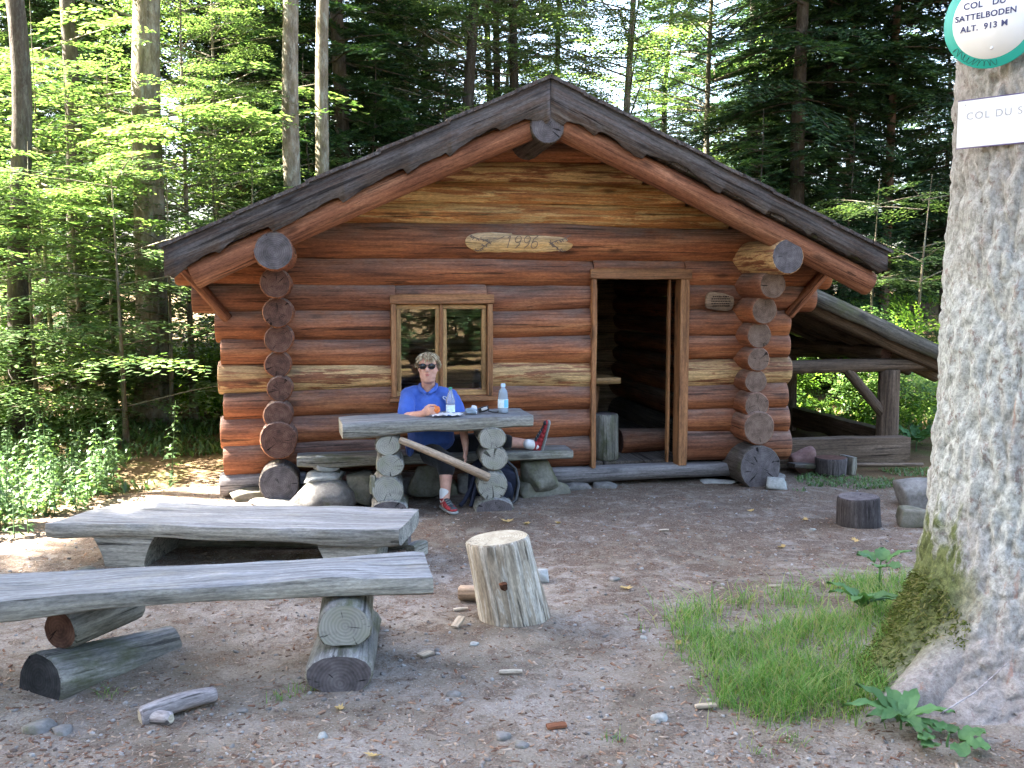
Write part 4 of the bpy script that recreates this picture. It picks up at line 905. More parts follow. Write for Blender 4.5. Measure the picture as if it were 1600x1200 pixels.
# ------------------------------------------------------------------ the seated woman
_bm = bmesh.new(); bmesh.ops.create_icosphere(_bm, subdivisions=3, radius=1)
ICO_V = np.array([v.co for v in _bm.verts]); ICO_F = np.array([[v.index for v in f.verts] for f in _bm.faces]); _bm.free()
class Blob:
    def __init__(s): s.V = []; s.F = []; s.n = 0
    def ell(s, c, r, rot=None):
        V = ICO_V * np.asarray(r if np.ndim(r) else (r, r, r), float)
        if rot is not None: V = V @ np.array(Euler(rot).to_matrix()).T
        s.V.append(V + np.asarray(c, float)); s.F.append(ICO_F + s.n); s.n += len(V); return s
    def sweep(s, pts, rad, dens=.3):
        pts = [np.asarray(p, float) for p in pts]; rad = [np.asarray(r if np.ndim(r) else (r, r, r), float) for r in rad]
        for a, b, ra, rb in zip(pts[:-1], pts[1:], rad[:-1], rad[1:]):
            L = np.linalg.norm(b - a); n = max(1, int(L / (dens * min(ra.min(), rb.min()))))
            for k in range(n + 1):
                t = k / n; s.ell(a + (b - a) * t, ra + (rb - ra) * t)
        return s
    def fuse(s, name, mats, voxel=.006, smooth=4, parent=None):
        me = mesh_np(name, np.vstack(s.V), np.vstack(s.F)); o = bpy.data.objects.new(name, me); COL.objects.link(o)
        r = o.modifiers.new('r', 'REMESH'); r.mode = 'VOXEL'; r.voxel_size = voxel; r.use_smooth_shade = True
        if smooth: q = o.modifiers.new('s', 'SMOOTH'); q.iterations = smooth; q.factor = .5
        m2 = eval_mesh(o); bpy.data.objects.remove(o); m2.materials.clear()
        for m in mats: m2.materials.append(m)
        m2.polygons.foreach_set('use_smooth', np.ones(len(m2.polygons), bool))
        return m2
pw = empty('person', tuple(hut_w(-1.73, -.62, 0)), 0, 'seated woman in blue polo shirt and sunglasses holding a piece of fruit', 'person')
def pk(name, me, parent=pw):
    o = obj(name, me, parent); off = Vector((0, 0, 0)); q = parent
    while q is not None: off += q.location; q = q.parent
    o.location = -off; return o
def skin_mat(name, c):
    m, nt, b = mat_new(name); n = noise_n(nt, coords(nt, (30, 30, 30), False), 1, 4, .6)
    setc(nt, b, mix(nt, 1.0, c, ramp(nt, n, [(.3, (.86, .8, .78)), (.7, (1.1, 1.08, 1.06))]), 'MULTIPLY'), .55, .35)
    b.inputs['Subsurface Weight'].default_value = .15; b.inputs['Subsurface Radius'].default_value = (.01, .004, .002); return m
MT['skin'] = skin_mat('skin', (0.62, 0.36, 0.28)); 
def cloth(name, c, sc_=260, rough=.9):
    m, nt, b = mat_new(name); n = noise_n(nt, coords(nt, (sc_,) * 3, False), 1, 2, .6); n2 = noise_n(nt, coords(nt, (14, 14, 9), False), 1, 4, .6)
    setc(nt, b, mix(nt, 1, c, ramp(nt, n2, [(.3, g(.82)), (.7, g(1.15))]), 'MULTIPLY'), rough, .2); bump(nt, b, mathn(nt, 'ADD', mathn(nt, 'MULTIPLY', n, .25), n2), .5, .012)
    b.inputs['Sheen Weight'].default_value = .2; return m
MT['polo'] = cloth('blue_polo_cloth', (0.06, 0.13, 0.47)); MT['pants'] = cloth('black_trouser_cloth', (0.016, 0.016, 0.019)); MT['sock'] = cloth('white_sock', (0.7, 0.7, 0.7))
A = lambda x, y, Y: at(x, y, Y)
H = A(669, 573, 8.17)                                                    # head centre
neck = A(669, 603, 8.24); chest = A(670, 632, 8.27); belly = A(673, 672, 8.26); pelv = A(676, 696, 8.34)
shR = A(637, 612, 8.23); elR = A(634, 652, 8.06); wrR = A(660, 647, 7.88)
shL = A(704, 615, 8.22); elL = A(722, 660, 8.10); wrL = A(727, 693, 7.96)
hpR = A(662, 702, 8.30); knR = A(697, 722, 7.88); anR = A(696, 779, 7.80)
hpL = A(694, 701, 8.32); knL = A(762, 688, 8.33); anL = A(832, 694, 8.36)
fruit = A(678.5, 641, 7.80)
B = Blob()
# head
B.ell(H + [0, .012, .028], (.082, .092, .088)); B.ell(H + [0, -.018, -.035], (.074, .074, .078)); B.ell(H + [0, -.045, -.088], (.046, .04, .028)); B.ell(H + [0, -.03, -.075], (.068, .055, .038)); B.ell(H + [0, -.02, -.105], (.062, .06, .035))
B.ell(H + [.0, -.060, .030], (.055, .03, .02))
B.ell(H + [.034, -.055, -.03], (.026, .03, .026)); B.ell(H + [-.034, -.055, -.03], (.026, .03, .026))
B.sweep([H + [0, -.083, .012], H + [0, -.102, -.022]], [.010, .014]); B.ell(H + [.010, -.09, -.026], .009); B.ell(H + [-.010, -.09, -.026], .009)
B.ell(H + [0, -.083, -.056], (.024, .011, .0065)); B.ell(H + [0, -.081, -.066], (.020, .011, .007))
for s_ in (-1, 1): B.ell(H + [s_ * .078, .01, -.012], (.010, .02, .03))
B.sweep([H + [0, .02, -.06], neck, chest + [0, 0, .09]], [.056, .058, .075])
# trunk
B.sweep([chest + [0, 0, .05], belly, pelv], [(.15, .095, .09), (.14, .11, .09), (.15, .11, .08)])
# arms
dn = np.array([0, .005, -.03]); B.sweep([shR + dn, elR, wrR], [.042, .041, .030]); B.sweep([shL + dn, elL, wrL], [.042, .039, .029]); B.sweep([shR + dn, chest + [0, 0, .05], shL + dn], [.04, .06, .04])
# right hand closed on the fruit
pR = fruit + np.array([-.060, .012, -.010]); B.sweep([wrR, pR], [.028, (.030, .017, .036)])
for i in range(4):
    dz = .030 - .019 * i; ln = (.9, 1.0, .96, .8)[i]
    B.sweep([pR + [.012, -.004, dz], fruit + [-.028, -.036, dz * .8], fruit + [.004, -.041, dz * .7], fruit + [.026 * ln, -.030, dz * .62]], [.0095, .0092, .0088, .0072], .45)
B.sweep([pR + [-.008, .004, .028], pR + [.018, .012, .046], fruit + [-.004, .012, .038], fruit + [.014, .006, .036]], [.013, .0115, .010, .008], .45)
# left hand hanging
pL = wrL + np.array([.004, -.02, -.065]); B.sweep([wrL, pL], [.028, (.020, .032, .036)])
for i in range(4):
    dy = .026 - .018 * i; ln = (.9, 1.0, .95, .75)[i]; b0 = pL + [0, dy - .01, -.028]
    B.sweep([b0, b0 + [.003, -.006, -.036 * ln], b0 + [-.006, -.012, -.062 * ln], b0 + [-.018, -.014, -.078 * ln]], [.0095, .009, .0085, .007], .45)
B.sweep([pL + [-.004, -.028, .01], pL + [-.010, -.046, -.014], pL + [-.014, -.052, -.04]], [.012, .0105, .008], .45)
# legs
B.sweep([hpR, knR, knR + (anR - knR) * .35, anR], [.085, .058, .054, .034]); B.sweep([hpL, knL, knL + (anL - knL) * .35, anL], [.085, .058, .054, .034])
B.sweep([anR, anR + [0.0, -.02, -.05]], [.034, .03])
body = pk('body', B.fuse('body', [MT['skin']], .0052, 3))
MT['lip'] = plain('lips', (0.42, 0.16, 0.14), .5, .3, .05)
L_ = Blob(); L_.ell(H + [0, -.0905, -.0565], (.022, .005, .0042)); L_.ell(H + [0, -.0895, -.0655], (.018, .005, .005)); pk('lips', L_.fuse('lips', [MT['lip']], .002, 1), body)
# polo shirt
S = Blob()
S.sweep([chest + [0, .0, .105], chest + [0, 0, .03], chest + [0, -.01, -.06], belly + [0, -.01, 0], belly + [.005, -.005, -.08], pelv + [0, -.01, -.005]], [(.085, .08, .035), (.15, .125, .085), (.19, .15, .10), (.195, .165, .09), (.20, .17, .06), (.195, .16, .045)])
for sh, el, k in ((shR, elR, .80), (shL, elL, .70)):
    e = sh + (el - sh) * k; S.sweep([sh + (chest - sh) * .5 + [0, 0, .05], sh + [0, 0, -.02], sh + (el - sh) * .4, e], [.06, .062, .066, .066])
S.ell(A(640, 702, 8.12), (.03, .09, .06))
shirt = S.fuse('shirt', [MT['polo']], .008, 4)
vv = np.empty(len(shirt.vertices) * 3, np.float32); shirt.vertices.foreach_get('co', vv); vv = vv.reshape(-1, 3)
nv_ = np.empty(len(shirt.vertices) * 3, np.float32); shirt.vertices.foreach_get('normal', nv_); nv_ = nv_.reshape(-1, 3)
wr = fbm(vv * np.array([16, 16, 8]) + 3, 4, 3); vv = vv + nv_ * (.0065 * wr)[:, None]
shirt.vertices.foreach_set('co', vv.ravel()); shirt.update()
so = pk('shirt', shirt)
C_ = Blob()
for s_ in (-1, 1):
    C_.sweep([neck + [s_ * .03, .06, .012], neck + [s_ * .072, .01, .0], neck + [s_ * .062, -.05, -.018], neck + [s_ * .02, -.085, -.05]], [(.012, .012, .022), (.012, .014, .024), (.016, .014, .022), (.016, .008, .014)])
pk('collar', C_.fuse('collar', [MT['polo']], .006, 2), so)
MT['lg'] = plain('white_embroidery', (.7, .75, .72), .8, .1, .1)
lc = A(696, 622, 8.09); pk('logo', tube_mesh([lc + [.022 * math.cos(t) * (1 - t * .04), -.004 - .004 * t, .012 * math.sin(t) - .008 * math.cos(t)] for t in np.linspace(0, 7.5, 26)], .0024, 5, [MT['lg']]), so)
# trousers
T_ = Blob(); T_.sweep([pelv + [0, 0, .02], hpR, knR, knR + (anR - knR) * .20], [(.18, .15, .10), .108, .078, .072]); T_.sweep([pelv, hpL, knL, knL + (anL - knL) * .42], [(.18, .15, .10), .108, .078, .066])
pk('trousers', T_.fuse('trousers', [MT['pants']], .009, 3))
# socks and shoes
MT['shoer'] = plain('red_shoe_mesh', (0.30, 0.03, 0.035), .7, .3, .15, 60, .3); MT['shoed'] = plain('dark_shoe_leather', (0.035, 0.045, 0.055), .65, .3, .2, 60, .3); MT['sole'] = plain('grey_shoe_sole', (0.24, 0.25, 0.24), .7, .3, .1)
def shoe(heel, fwd, up, label):
    heel = np.asarray(heel, float); f = np.asarray(fwd, float); f /= np.linalg.norm(f); u = np.asarray(up, float); u -= f * (u @ f); u /= np.linalg.norm(u); sd = np.cross(f, u)
    pt = lambda a, b, c: heel + f * a + u * b + sd * c
    rot = Matrix((sd, f, u)).transposed().to_euler()
    def el(Bb, c, r): Bb.ell(c, r, rot)
    X = Blob()
    for a, hgt, wd in ((0.02, .058, .034), (.06, .062, .036), (.10, .058, .038), (.14, .047, .041), (.18, .037, .043), (.215, .031, .040), (.24, .027, .034)): el(X, pt(a, .018 + hgt * .5, 0), (wd, .036, hgt * .62))
    el(X, pt(.035, .08, 0), (.043, .048, .034))
    up_ = pk('shoe', X.fuse('shoe', [MT['shoer']], .005, 3)); up_['label'] = label
    Sx = Blob()
    for a in np.linspace(.0, .25, 14): el(Sx, pt(a, .012, 0), (.036 + .009 * math.sin(math.pi * min(1, a / .3)), .03, .017))
    pk('sole', Sx.fuse('sole', [MT['sole']], .005, 2), up_)
    D = Blob(); el(D, pt(.245, .034, 0), (.030, .024, .024))
    for a, hgt in ((.09, .083), (.12, .074), (.15, .064), (.18, .054), (.21, .045)): el(D, pt(a, hgt, 0), (.026, .022, .011))
    pk('toe_cap', D.fuse('toe_cap', [MT['shoed']], .004, 1), up_)
    for k, a in enumerate((.11, .14, .17)):
        pk('lace', tube_mesh([pt(a, .077 - .0 - (a - .11) * .33, -.024), pt(a + .01, .090 - (a - .11) * .33, 0), pt(a, .077 - (a - .11) * .33, .024)], .0028, 5, [MT['sole']]), up_)
    q = Blob(); q.sweep([pt(.035, .075, 0), pt(.035, .14, 0)], [.042, .043]); pk('sock', q.fuse('sock', [MT['sock']], .006, 2))
hr = np.array([anR[0] - .02, anR[1] + .045, gzf(anR[0], anR[1]) + .006]); shoe(hr, (.10, -.24, 0), (0, 0, 1), 'red and dark trainer flat on the ground')
hl = anL + np.array([.088, .0, -.055]); shoe(hl, (.06, -.05, .25), (-1, -.2, .2), 'red and dark trainer resting on the bench with its sole turned out')
# hair
def hair_mat():
    m, nt, b = mat_new('ash_blond_hair'); ge = N(nt, 'ShaderNodeNewGeometry')
    c = ramp(nt, ge.outputs['Random Per Island'], [(0, (0.17, 0.115, 0.06)), (.3, (0.32, 0.235, 0.135)), (.65, (0.48, 0.38, 0.24)), (1, (0.64, 0.54, 0.38))]); setc(nt, b, c, .5, .4); return m
MT['hair'] = hair_mat()
hr_ = np.random.default_rng(8); HV_ = []; HF_ = []; base = 0
def strand(p0, d0, L, wd, grav=.5):
    global base
    p = np.array(p0, float); d = np.array(d0, float); pts = [p.copy()]
    for k in range(5):
        d = d + np.array([0, 0, -grav * .3]) + hr_.normal(0, .08, 3); d /= np.linalg.norm(d); p = p + d * L / 5
        q = p - (H + [0, .012, .022]); rr = np.linalg.norm(q / np.array([.086, .101, .097])); 
        if rr < 1: p = H + [0, .012, .022] + q / rr
        pts.append(p.copy())
    pts = np.array(pts); rad = wd * np.array([1, 1.1, 1, .85, .6, .12])
    me = tube_mesh(pts, rad, 4); 
    V = np.array([v.co for v in me.vertices]); F = [[i + base for i in pl.vertices] for pl in me.polygons]; bpy.data.meshes.remove(me)
    HV_.append(V); HF_.extend(F); base += len(V)
for k in range(520):
    a = hr_.uniform(0, 2 * math.pi); t = hr_.uniform(-.12, 1.0); el_ = math.asin(max(-1, min(1, t)))
    n_ = np.array([math.cos(a) * math.cos(el_), math.sin(a) * math.cos(el_), math.sin(el_)])
    if n_[1] < -.15 and n_[2] < .42: continue
    if abs(n_[0]) < .75 and n_[1] < 0 and n_[2] < .5: continue
    p0 = H + [0, .012, .022] + n_ * np.array([.084, .099, .095])
    side = np.array([n_[0] * .9, n_[1] * .5 - .15 * (n_[2] > .5), .0]) + np.array([.25 * math.copysign(1, n_[0] + .3), -.35 if n_[1] < .2 else .2, 0])
    strand(p0, n_ * .12 + side * .6 + np.array([0, 0, -.35 if n_[2] < .6 else 0]), hr_.uniform(.035, .065) * (.8 if n_[2] < .4 else 1.0), hr_.uniform(.0035, .006), .8)
hb = Blob(); hb.ell(H + [0, .024, .034], (.083, .092, .088)); hb.ell(H + [0, .05, -.005], (.078, .07, .07))
for s_ in (-1, 1): hb.sweep([H + [s_ * .078, .0, .03], H + [s_ * .082, .02, -.015]], [(.012, .04, .03), (.012, .03, .025)])
hair = pk('hair', mesh_np('hair', np.vstack(HV_), HF_, [MT['hair']], True)); MT['hairb'] = plain('hair_base', (0.16, 0.115, 0.07), .6, .3, .3, 60, .6)
pk('hair_base', hb.fuse('hair_base', [MT['hairb']], .006, 2), hair)
# sunglasses
MT['lens'] = plain('dark_lens', (0.006, 0.006, 0.008), .08, .6, .0); gl = None
gy0 = -.101
for s_ in (-1, 1):
    lens = [[(H[0] + s_ * .036 + .027 * math.cos(t) * k_, H[1] + gy0 + dy + abs(.027 * math.cos(t) + .036) * .10, H[2] + .012 + .0225 * math.sin(t) * k_ * (1.0 if math.sin(t) < 0 else .82)) for t in np.linspace(0, 2 * math.pi, 24, endpoint=False)] for k_, dy in ((.1, -.002), (.9, -.001), (1, .002), (.9, .006))]
    if gl is None: gl = pk('sunglasses', loft(np.array(lens), mats=[MT['lens']])); gl['label'] = 'round dark sunglasses'
    else: pk('lens', loft(np.array(lens), mats=[MT['lens']]), gl)
    fr = [(H[0] + s_ * .036 + .0285 * math.cos(t), H[1] + gy0 - .001 + abs(.0285 * math.cos(t) + .036) * .10, H[2] + .012 + .024 * math.sin(t) * (1.0 if math.sin(t) < 0 else .85)) for t in np.linspace(0, 2 * math.pi, 25)]
    pk('rim', tube_mesh(fr, .0028, 6, [MT['black']]), gl)
    pk('temple', tube_mesh([H + [s_ * .064, gy0 + .012, .022], H + [s_ * .084, -.05, .022], H + [s_ * .086, .005, .018]], .003, 6, [MT['black']]), gl)
pk('bridge', tube_mesh([H + [-.012, gy0 + .002, .018], H + [0, gy0 - .004, .021], H + [.012, gy0 + .002, .018]], .003, 6, [MT['black']]), gl)
# fruit in her hand
fb = Blob(); fb.ell((0, 0, 0), (.034, .032, .031)); fb.ell((.012, -.004, .012), (.02, .022, .018))
MT['fruit'] = plain('orange_red_fruit', (0.62, 0.16, 0.035), .5, .4, .4, 40)
fo = obj('fruit', fb.fuse('fruit', [MT['fruit']], .004, 2), None, tuple(fruit + np.array([.016, -.020, .006]))); tag(fo, 'bitten orange-red fruit in the woman\'s raised hand', 'fruit')
# ------------------------------------------------------------------ vegetation
NR = np.random.default_rng(21)
MT['fir'] = leafmat('fir_needles', [(0.012, 0.032, 0.016), (0.022, 0.055, 0.022), (0.035, 0.075, 0.026), (0.05, 0.10, 0.03)], .22, .55, .3)
MT['beech'] = leafmat('beech_leaves', [(0.05, 0.095, 0.032), (0.075, 0.13, 0.045), (0.11, 0.17, 0.062), (0.15, 0.205, 0.085)], .42, .32, .7)
MT['herb'] = leafmat('herb_leaves', [(0.05, 0.10, 0.035), (0.075, 0.14, 0.05), (0.11, 0.18, 0.07)], .35, .4, .5)
MT['bush'] = leafmat('bush_leaves', [(0.04, 0.09, 0.022), (0.075, 0.15, 0.03), (0.115, 0.20, 0.035), (0.15, 0.23, 0.045)], .5, .5, .3)
MT['grass'] = leafmat('grass_blades', [(0.08, 0.185, 0.03), (0.115, 0.25, 0.05), (0.16, 0.30, 0.075), (0.30, 0.31, 0.13)], .4, .5, .25)
MT['leaf_big'] = leafmat('broad_plant_leaf', [(0.075, 0.18, 0.065), (0.105, 0.215, 0.08)], .25, .5, .3)
def trunk_mat(name, a, b_, c_, moss, lichen):
    m, nt, b = mat_new(name)
    n = noise_n(nt, coords(nt, (9, 9, 2.2)), 1, 7, .7, .6); f = noise_n(nt, coords(nt, (40, 40, 16)), 1, 5, .7); l = noise_n(nt, coords(nt, (12, 12, 4)), 1, 7, .8)
    c = ramp(nt, n, [(.3, a), (.5, b_), (.7, c_)])
    c = mix(nt, mathn(nt, 'MULTIPLY', ramp(nt, l, [(.5, g(0)), (.62, g(1))]), lichen), c, (.34, .36, .30)); c = mix(nt, mathn(nt, 'MULTIPLY', ramp(nt, l, [(.35, g(1)), (.46, g(0))]), moss), c, (.09, .10, .03))
    c = mix(nt, .6, c, ramp(nt, f, [(.3, g(.6)), (.7, g(1.2))]), 'MULTIPLY'); setc(nt, b, c, .95, .1); bump(nt, b, mathn(nt, 'ADD', n, mathn(nt, 'MULTIPLY', f, .5)), .9, .02); return m
MT['tdark'] = trunk_mat('dark_trunk_bark', (.03, .024, .02), (.065, .052, .042), (.11, .09, .075), .4, .15)
MT['tpale'] = trunk_mat('pale_trunk_bark', (.06, .05, .036), (.145, .12, .085), (.25, .21, .155), .6, .45)
MT['tred'] = trunk_mat('reddish_trunk_bark', (.09, .055, .042), (.17, .105, .08), (.25, .165, .13), .2, .2)

def xform(Q, yaw, pitch, roll, off, s=1.0):
    R = np.array(Euler((roll, pitch, yaw), 'XYZ').to_matrix()); return (Q * s) @ R.T + np.asarray(off)
def ribbon(p, d, L, wd, nrm):
    """tapered quads: p,d,nrm (n,3); L,wd (n,)"""
    s = np.cross(d, nrm); s /= np.linalg.norm(s, axis=1)[:, None] + 1e-9
    e = p + d * L[:, None]
    return np.stack([p - s * wd[:, None] * .35, p + s * wd[:, None] * .35, e - d * L[:, None] * .25 + s * wd[:, None] * .5, e, ], 1) if False else np.stack([p, p + d * (L * .45)[:, None] + s * wd[:, None] * .5, e, p + d * (L * .45)[:, None] - s * wd[:, None] * .5], 1)
def fir_branch(L, seed, droop=.35, dens=1.0):
    r = np.random.default_rng(seed); out = []
    n = int(11 * L * dens) + 5; xs = np.linspace(.12 * L, L, n)
    P = []; D = []; LL = []; W = []
    for x in xs:
        zc = -droop * x * x / L + .10 * x
        for sgn in (-1, 1):
            tl_ = (.42 * L * (1 - x / L) + .13) * r.uniform(.7, 1.1); a = math.radians(r.uniform(38, 62)); d = np.array([math.cos(a), sgn * math.sin(a), r.uniform(-.35, .05)]); d /= np.linalg.norm(d)
            p = np.array([x, 0, zc]); m = max(2, int(tl_ / .085))
            for k in range(m):
                q = p + d * tl_ * k / m; q[2] -= .12 * (k / m) ** 2 * tl_
                P.append(q); D.append(d); LL.append(.15); W.append(.034)
                for s2 in (-1, 1):
                    d2 = d + s2 * np.array([-d[1], d[0], 0]) * .9 + r.normal(0, .18, 3); d2 /= np.linalg.norm(d2)
                    P.append(q); D.append(d2); LL.append(r.uniform(.07, .13)); W.append(.028)
    P = np.array(P); D = np.array(D); Nn = np.tile([0, 0, 1.0], (len(P), 1)) + r.normal(0, .45, P.shape)
    return ribbon(P, D, np.array(LL), np.array(W), Nn)
def leaf_spray(L, seed, lw=.05, ll=.075, dens=1.0, flat=.25):
    r = np.random.default_rng(seed); P = []; D = []
    n = int(9 * L) + 3
    for x in np.linspace(.1 * L, L, n):
        zc = -.10 * x * x / L
        for sgn in (-1, 1):
            tl_ = (.50 * L * (1 - (x / L) ** 1.5) + .10) * r.uniform(.6, 1.1); a = math.radians(r.uniform(35, 60)); d = np.array([math.cos(a), sgn * math.sin(a), r.uniform(-.15, .1)]); d /= np.linalg.norm(d)
            m = max(2, int(tl_ / .055 * dens))
            for k in range(1, m + 1):
                q = np.array([x, 0, zc]) + d * tl_ * k / m; q[2] -= .08 * (k / m) ** 2
                s2 = 1 if k % 2 else -1; d2 = d * .7 + s2 * np.array([-d[1], d[0], 0]) * .9 + np.array([0, 0, r.uniform(-.35, .1)]); d2 /= np.linalg.norm(d2)
                P.append(q + r.normal(0, .008, 3)); D.append(d2)
    P = np.array(P); D = np.array(D); n = len(P)
    return ribbon(P, D, ll * r.uniform(.7, 1.2, n), lw * r.uniform(.75, 1.15, n), np.tile([0, 0, 1.0], (n, 1)) + r.normal(0, flat, (n, 3)))
FB = [fir_branch(L, i, dr) for i, (L, dr) in enumerate(((.7, .2), (1.1, .28), (1.5, .34), (1.9, .36), (2.3, .4)))]
FS = [leaf_spray(L, 70 + i, .055, .085, 1.15, .14) for i, L in enumerate((.6, .9, 1.2, 1.5))]
BS = [leaf_spray(L, 50 + i) for i, L in enumerate((.6, .9, 1.2, 1.5))]
def quads_mesh(name, Qs, mat, twigs=None):
    Q = np.vstack(Qs); V = Q.reshape(-1, 3); F = np.arange(len(Q) * 4).reshape(-1, 4)
    if twigs is None: return mesh_np(name, V, F, [mat])
    tv, tf, tm = twigs; mi = np.concatenate([np.zeros(len(F), int), np.ones(len(tf), int)])
    return mesh_np(name, np.vstack([V, tv]), np.vstack([F, tf + len(V)]), [mat, tm], False, mi)
def twig_tubes(pairs, mat, r0=.02):
    V = []; F = []; b = 0
    for p, q, ra, rb in pairs:
        p = np.array(p); q = np.array(q); d = q - p; d = d / (np.linalg.norm(d) + 1e-9); u = np.cross(d, [0, 0, 1.0]); u = u / (np.linalg.norm(u) + 1e-9) if np.linalg.norm(u) > 1e-6 else np.array([1.0, 0, 0]); w_ = np.cross(d, u)
        for c, r in ((p, ra), ((p + q) / 2 + [0, 0, .02 * np.linalg.norm(q - p)], (ra + rb) / 2), (q, rb)):
            for k in range(5): t = 2 * math.pi * k / 5; V.append(c + r * (math.cos(t) * u + math.sin(t) * w_))
        for j in range(2):
            for k in range(5): k2 = (k + 1) % 5; F.append((b + j * 5 + k, b + j * 5 + k2, b + j * 5 + 5 + k2, b + j * 5 + 5 + k))
        b += 15
    return np.array(V), np.array(F), mat
def trunk_mesh(Ht, r, seed, mat, lean=(0, 0), flare=.25, sides=20):
    r_ = np.random.default_rng(seed); n = 40; t = np.linspace(0, 1, n) ** 1.4; z = -.2 + (Ht + .2) * t
    cx = lean[0] * z + .10 * noise3(np.stack([z * .25, z * 0 + seed, z * 0], -1), seed) * np.clip(z, 0, 4) * .4; cy = lean[1] * z + .10 * noise3(np.stack([z * .25, z * 0 + seed, z * 0 + 5], -1), seed) * np.clip(z, 0, 4) * .4
    th = np.linspace(0, 2 * math.pi, sides, endpoint=False); Z, T = np.meshgrid(z, th, indexing='ij')
    rr = r * (1 - .93 * np.clip(Z / Ht, 0, 1)) + r * flare * 2 * np.exp(-np.clip(Z, -.1, 9) / .25)
    rr = rr * (1 + .07 * noise3(np.stack([np.cos(T) * 1.5, np.sin(T) * 1.5, Z * .8 + seed], -1), seed))
    return loft(np.stack([cx[:, None] + np.cos(T) * rr, cy[:, None] + np.sin(T) * rr, Z], -1), mats=[mat], name='trunk')
def fir_crown(Ht, base, lmax, seed, step=.42, per=5, bare=0.0):
    r = np.random.default_rng(seed); Q = []; z = base; tw_ = []
    while z < Ht - .2:
        t = (z - base) / (Ht - base); L = lmax * (1 - t) ** .75 * (.65 + .35 * min(1, t * 6)) + .25; a0 = r.uniform(0, 6.28)
        for k in range(per):
            if r.random() < bare * (1 - t): continue
            l = L * r.uniform(.7, 1.12); i = int(np.argmin([abs(l - x) for x in (.7, 1.1, 1.5, 1.9, 2.3)])); s = l / (.7, 1.1, 1.5, 1.9, 2.3)[i]
            yw = a0 + k * 6.283 / per + r.uniform(-.35, .35); pit = r.uniform(-.05, .3) - .35 * t; zz_ = z + r.uniform(-.15, .15)
            Q.append(xform(FB[i], yw, pit, r.uniform(-.3, .3), (0, 0, zz_), s))
            tw_.append(((0, 0, zz_), (math.cos(yw) * l * .8, math.sin(yw) * l * .8, zz_ - math.sin(pit) * l * .8 - .15 * l), .018, .005))
        z += step * r.uniform(.8, 1.2) * (1 + .3 * t)
    return quads_mesh('fir_crown', Q, MT['fir'], twig_tubes(tw_, MT['tdark']))
def tiered_crown(Ht, base, lmax, seed, gap=.42, per=4):
    r = np.random.default_rng(seed); Q = []; tw_ = []; z = base
    while z < Ht:
        t = (z - base) / (Ht - base); a0 = r.uniform(0, 6.28)
        for k in range(per):
            L = lmax * (1 - .65 * t) * r.uniform(.55, 1.15) + .2; yw = a0 + k * 6.283 / per + r.uniform(-.4, .4); pit = r.uniform(-.10, .10); zz_ = z + r.uniform(-.1, .1)
            tip = np.array([math.cos(yw) * L, math.sin(yw) * L, zz_ - math.sin(pit) * L]); tw_.append(((0, 0, zz_ - .2 * L), tip, .010, .003)); m = max(2, int(L / .5))
            for j in range(m):
                f = (j + .3) / m; o = np.array([0, 0, zz_ - .2 * L]) * (1 - f) + tip * f + [0, 0, .08 * L * math.sin(f * 3.1)]
                Q.append(xform(FS[r.integers(0, 4)], yw + r.uniform(-.7, .7), pit + r.uniform(-.08, .08), r.uniform(-.12, .12), o, r.uniform(.65, .95)))
        z += gap * r.uniform(.75, 1.3)
    return quads_mesh('leaf_crown', Q, MT['beech'], twig_tubes(tw_, MT['tpale']))
def beech_crown(Ht, base, lmax, seed, nb=60, mat='beech', arc_=(0, 6.283), up=.1):
    r = np.random.default_rng(seed); Q = []; tw_ = []
    for k in range(nb):
        t = r.random() ** .9; z = base + (Ht - base) * t; L = lmax * (1 - .75 * t) * r.uniform(.6, 1.1) + .3; yw = r.uniform(*arc_); pit = r.uniform(-.2, .12) - up * t
        tip = np.array([math.cos(yw) * L, math.sin(yw) * L, z - math.sin(pit) * L]); tw_.append(((0, 0, z - .15 * L), tip, .012 + .012 * (1 - t), .004))
        m = max(2, int(L / .42))
        for j in range(m):
            f = (j + .35) / m; i = r.integers(0, 4); o = np.array([0, 0, z - .15 * L]) * (1 - f) + tip * f + [0, 0, .05 * L * math.sin(f * 3.1)]
            Q.append(xform(BS[i], yw + r.uniform(-.8, .8), pit * .6 + r.uniform(-.12, .12), r.uniform(-.2, .2), o, r.uniform(.7, 1.0)))
    return quads_mesh('leaf_crown', Q, MT[mat], twig_tubes(tw_, MT['tpale']))
FIRS = [(fir_crown(19, 2.2, 2.5, 1), 19), (fir_crown(16, 1.2, 2.2, 2), 16), (fir_crown(21, 5.0, 2.6, 3, bare=.15), 21), (fir_crown(9, .4, 1.7, 4, step=.36), 9)]
HIGHC = fir_crown(23, 8.5, 2.9, 5, step=.4, per=6); TOPC = fir_crown(23, 12.5, 1.9, 6, step=.45)
BEECH = [(beech_crown(13, 1.6, 2.9, 11, 95), 13), (beech_crown(11, 2.5, 2.6, 12, 85), 11), (tiered_crown(3.3, .85, 1.9, 13, .55, 3), 3.4), (tiered_crown(2.6, .6, 1.4, 14, .5, 3), 2.7)]
def tree(name, x, y, tr, seed, crown, Ht, mat, label, group=None, lean=(0, 0), yaw=None, s=1.0, crown_z=0.0):
    e = empty(name, (x, y, gzf(x, y)), NR.uniform(0, 6.28) if yaw is None else yaw, label, 'tree', group)
    if isinstance(tr, bpy.types.Mesh): obj('trunk', tr, e)
    else: obj('trunk', trunk_mesh(Ht, tr, seed, MT[mat], lean), e)
    if crown is not None:
        obj('crown', crown, e, (0, 0, crown_z))
    e.scale = (s, s, s); return e
def px(xp, Y): return (xp - 800) / FPX * Y
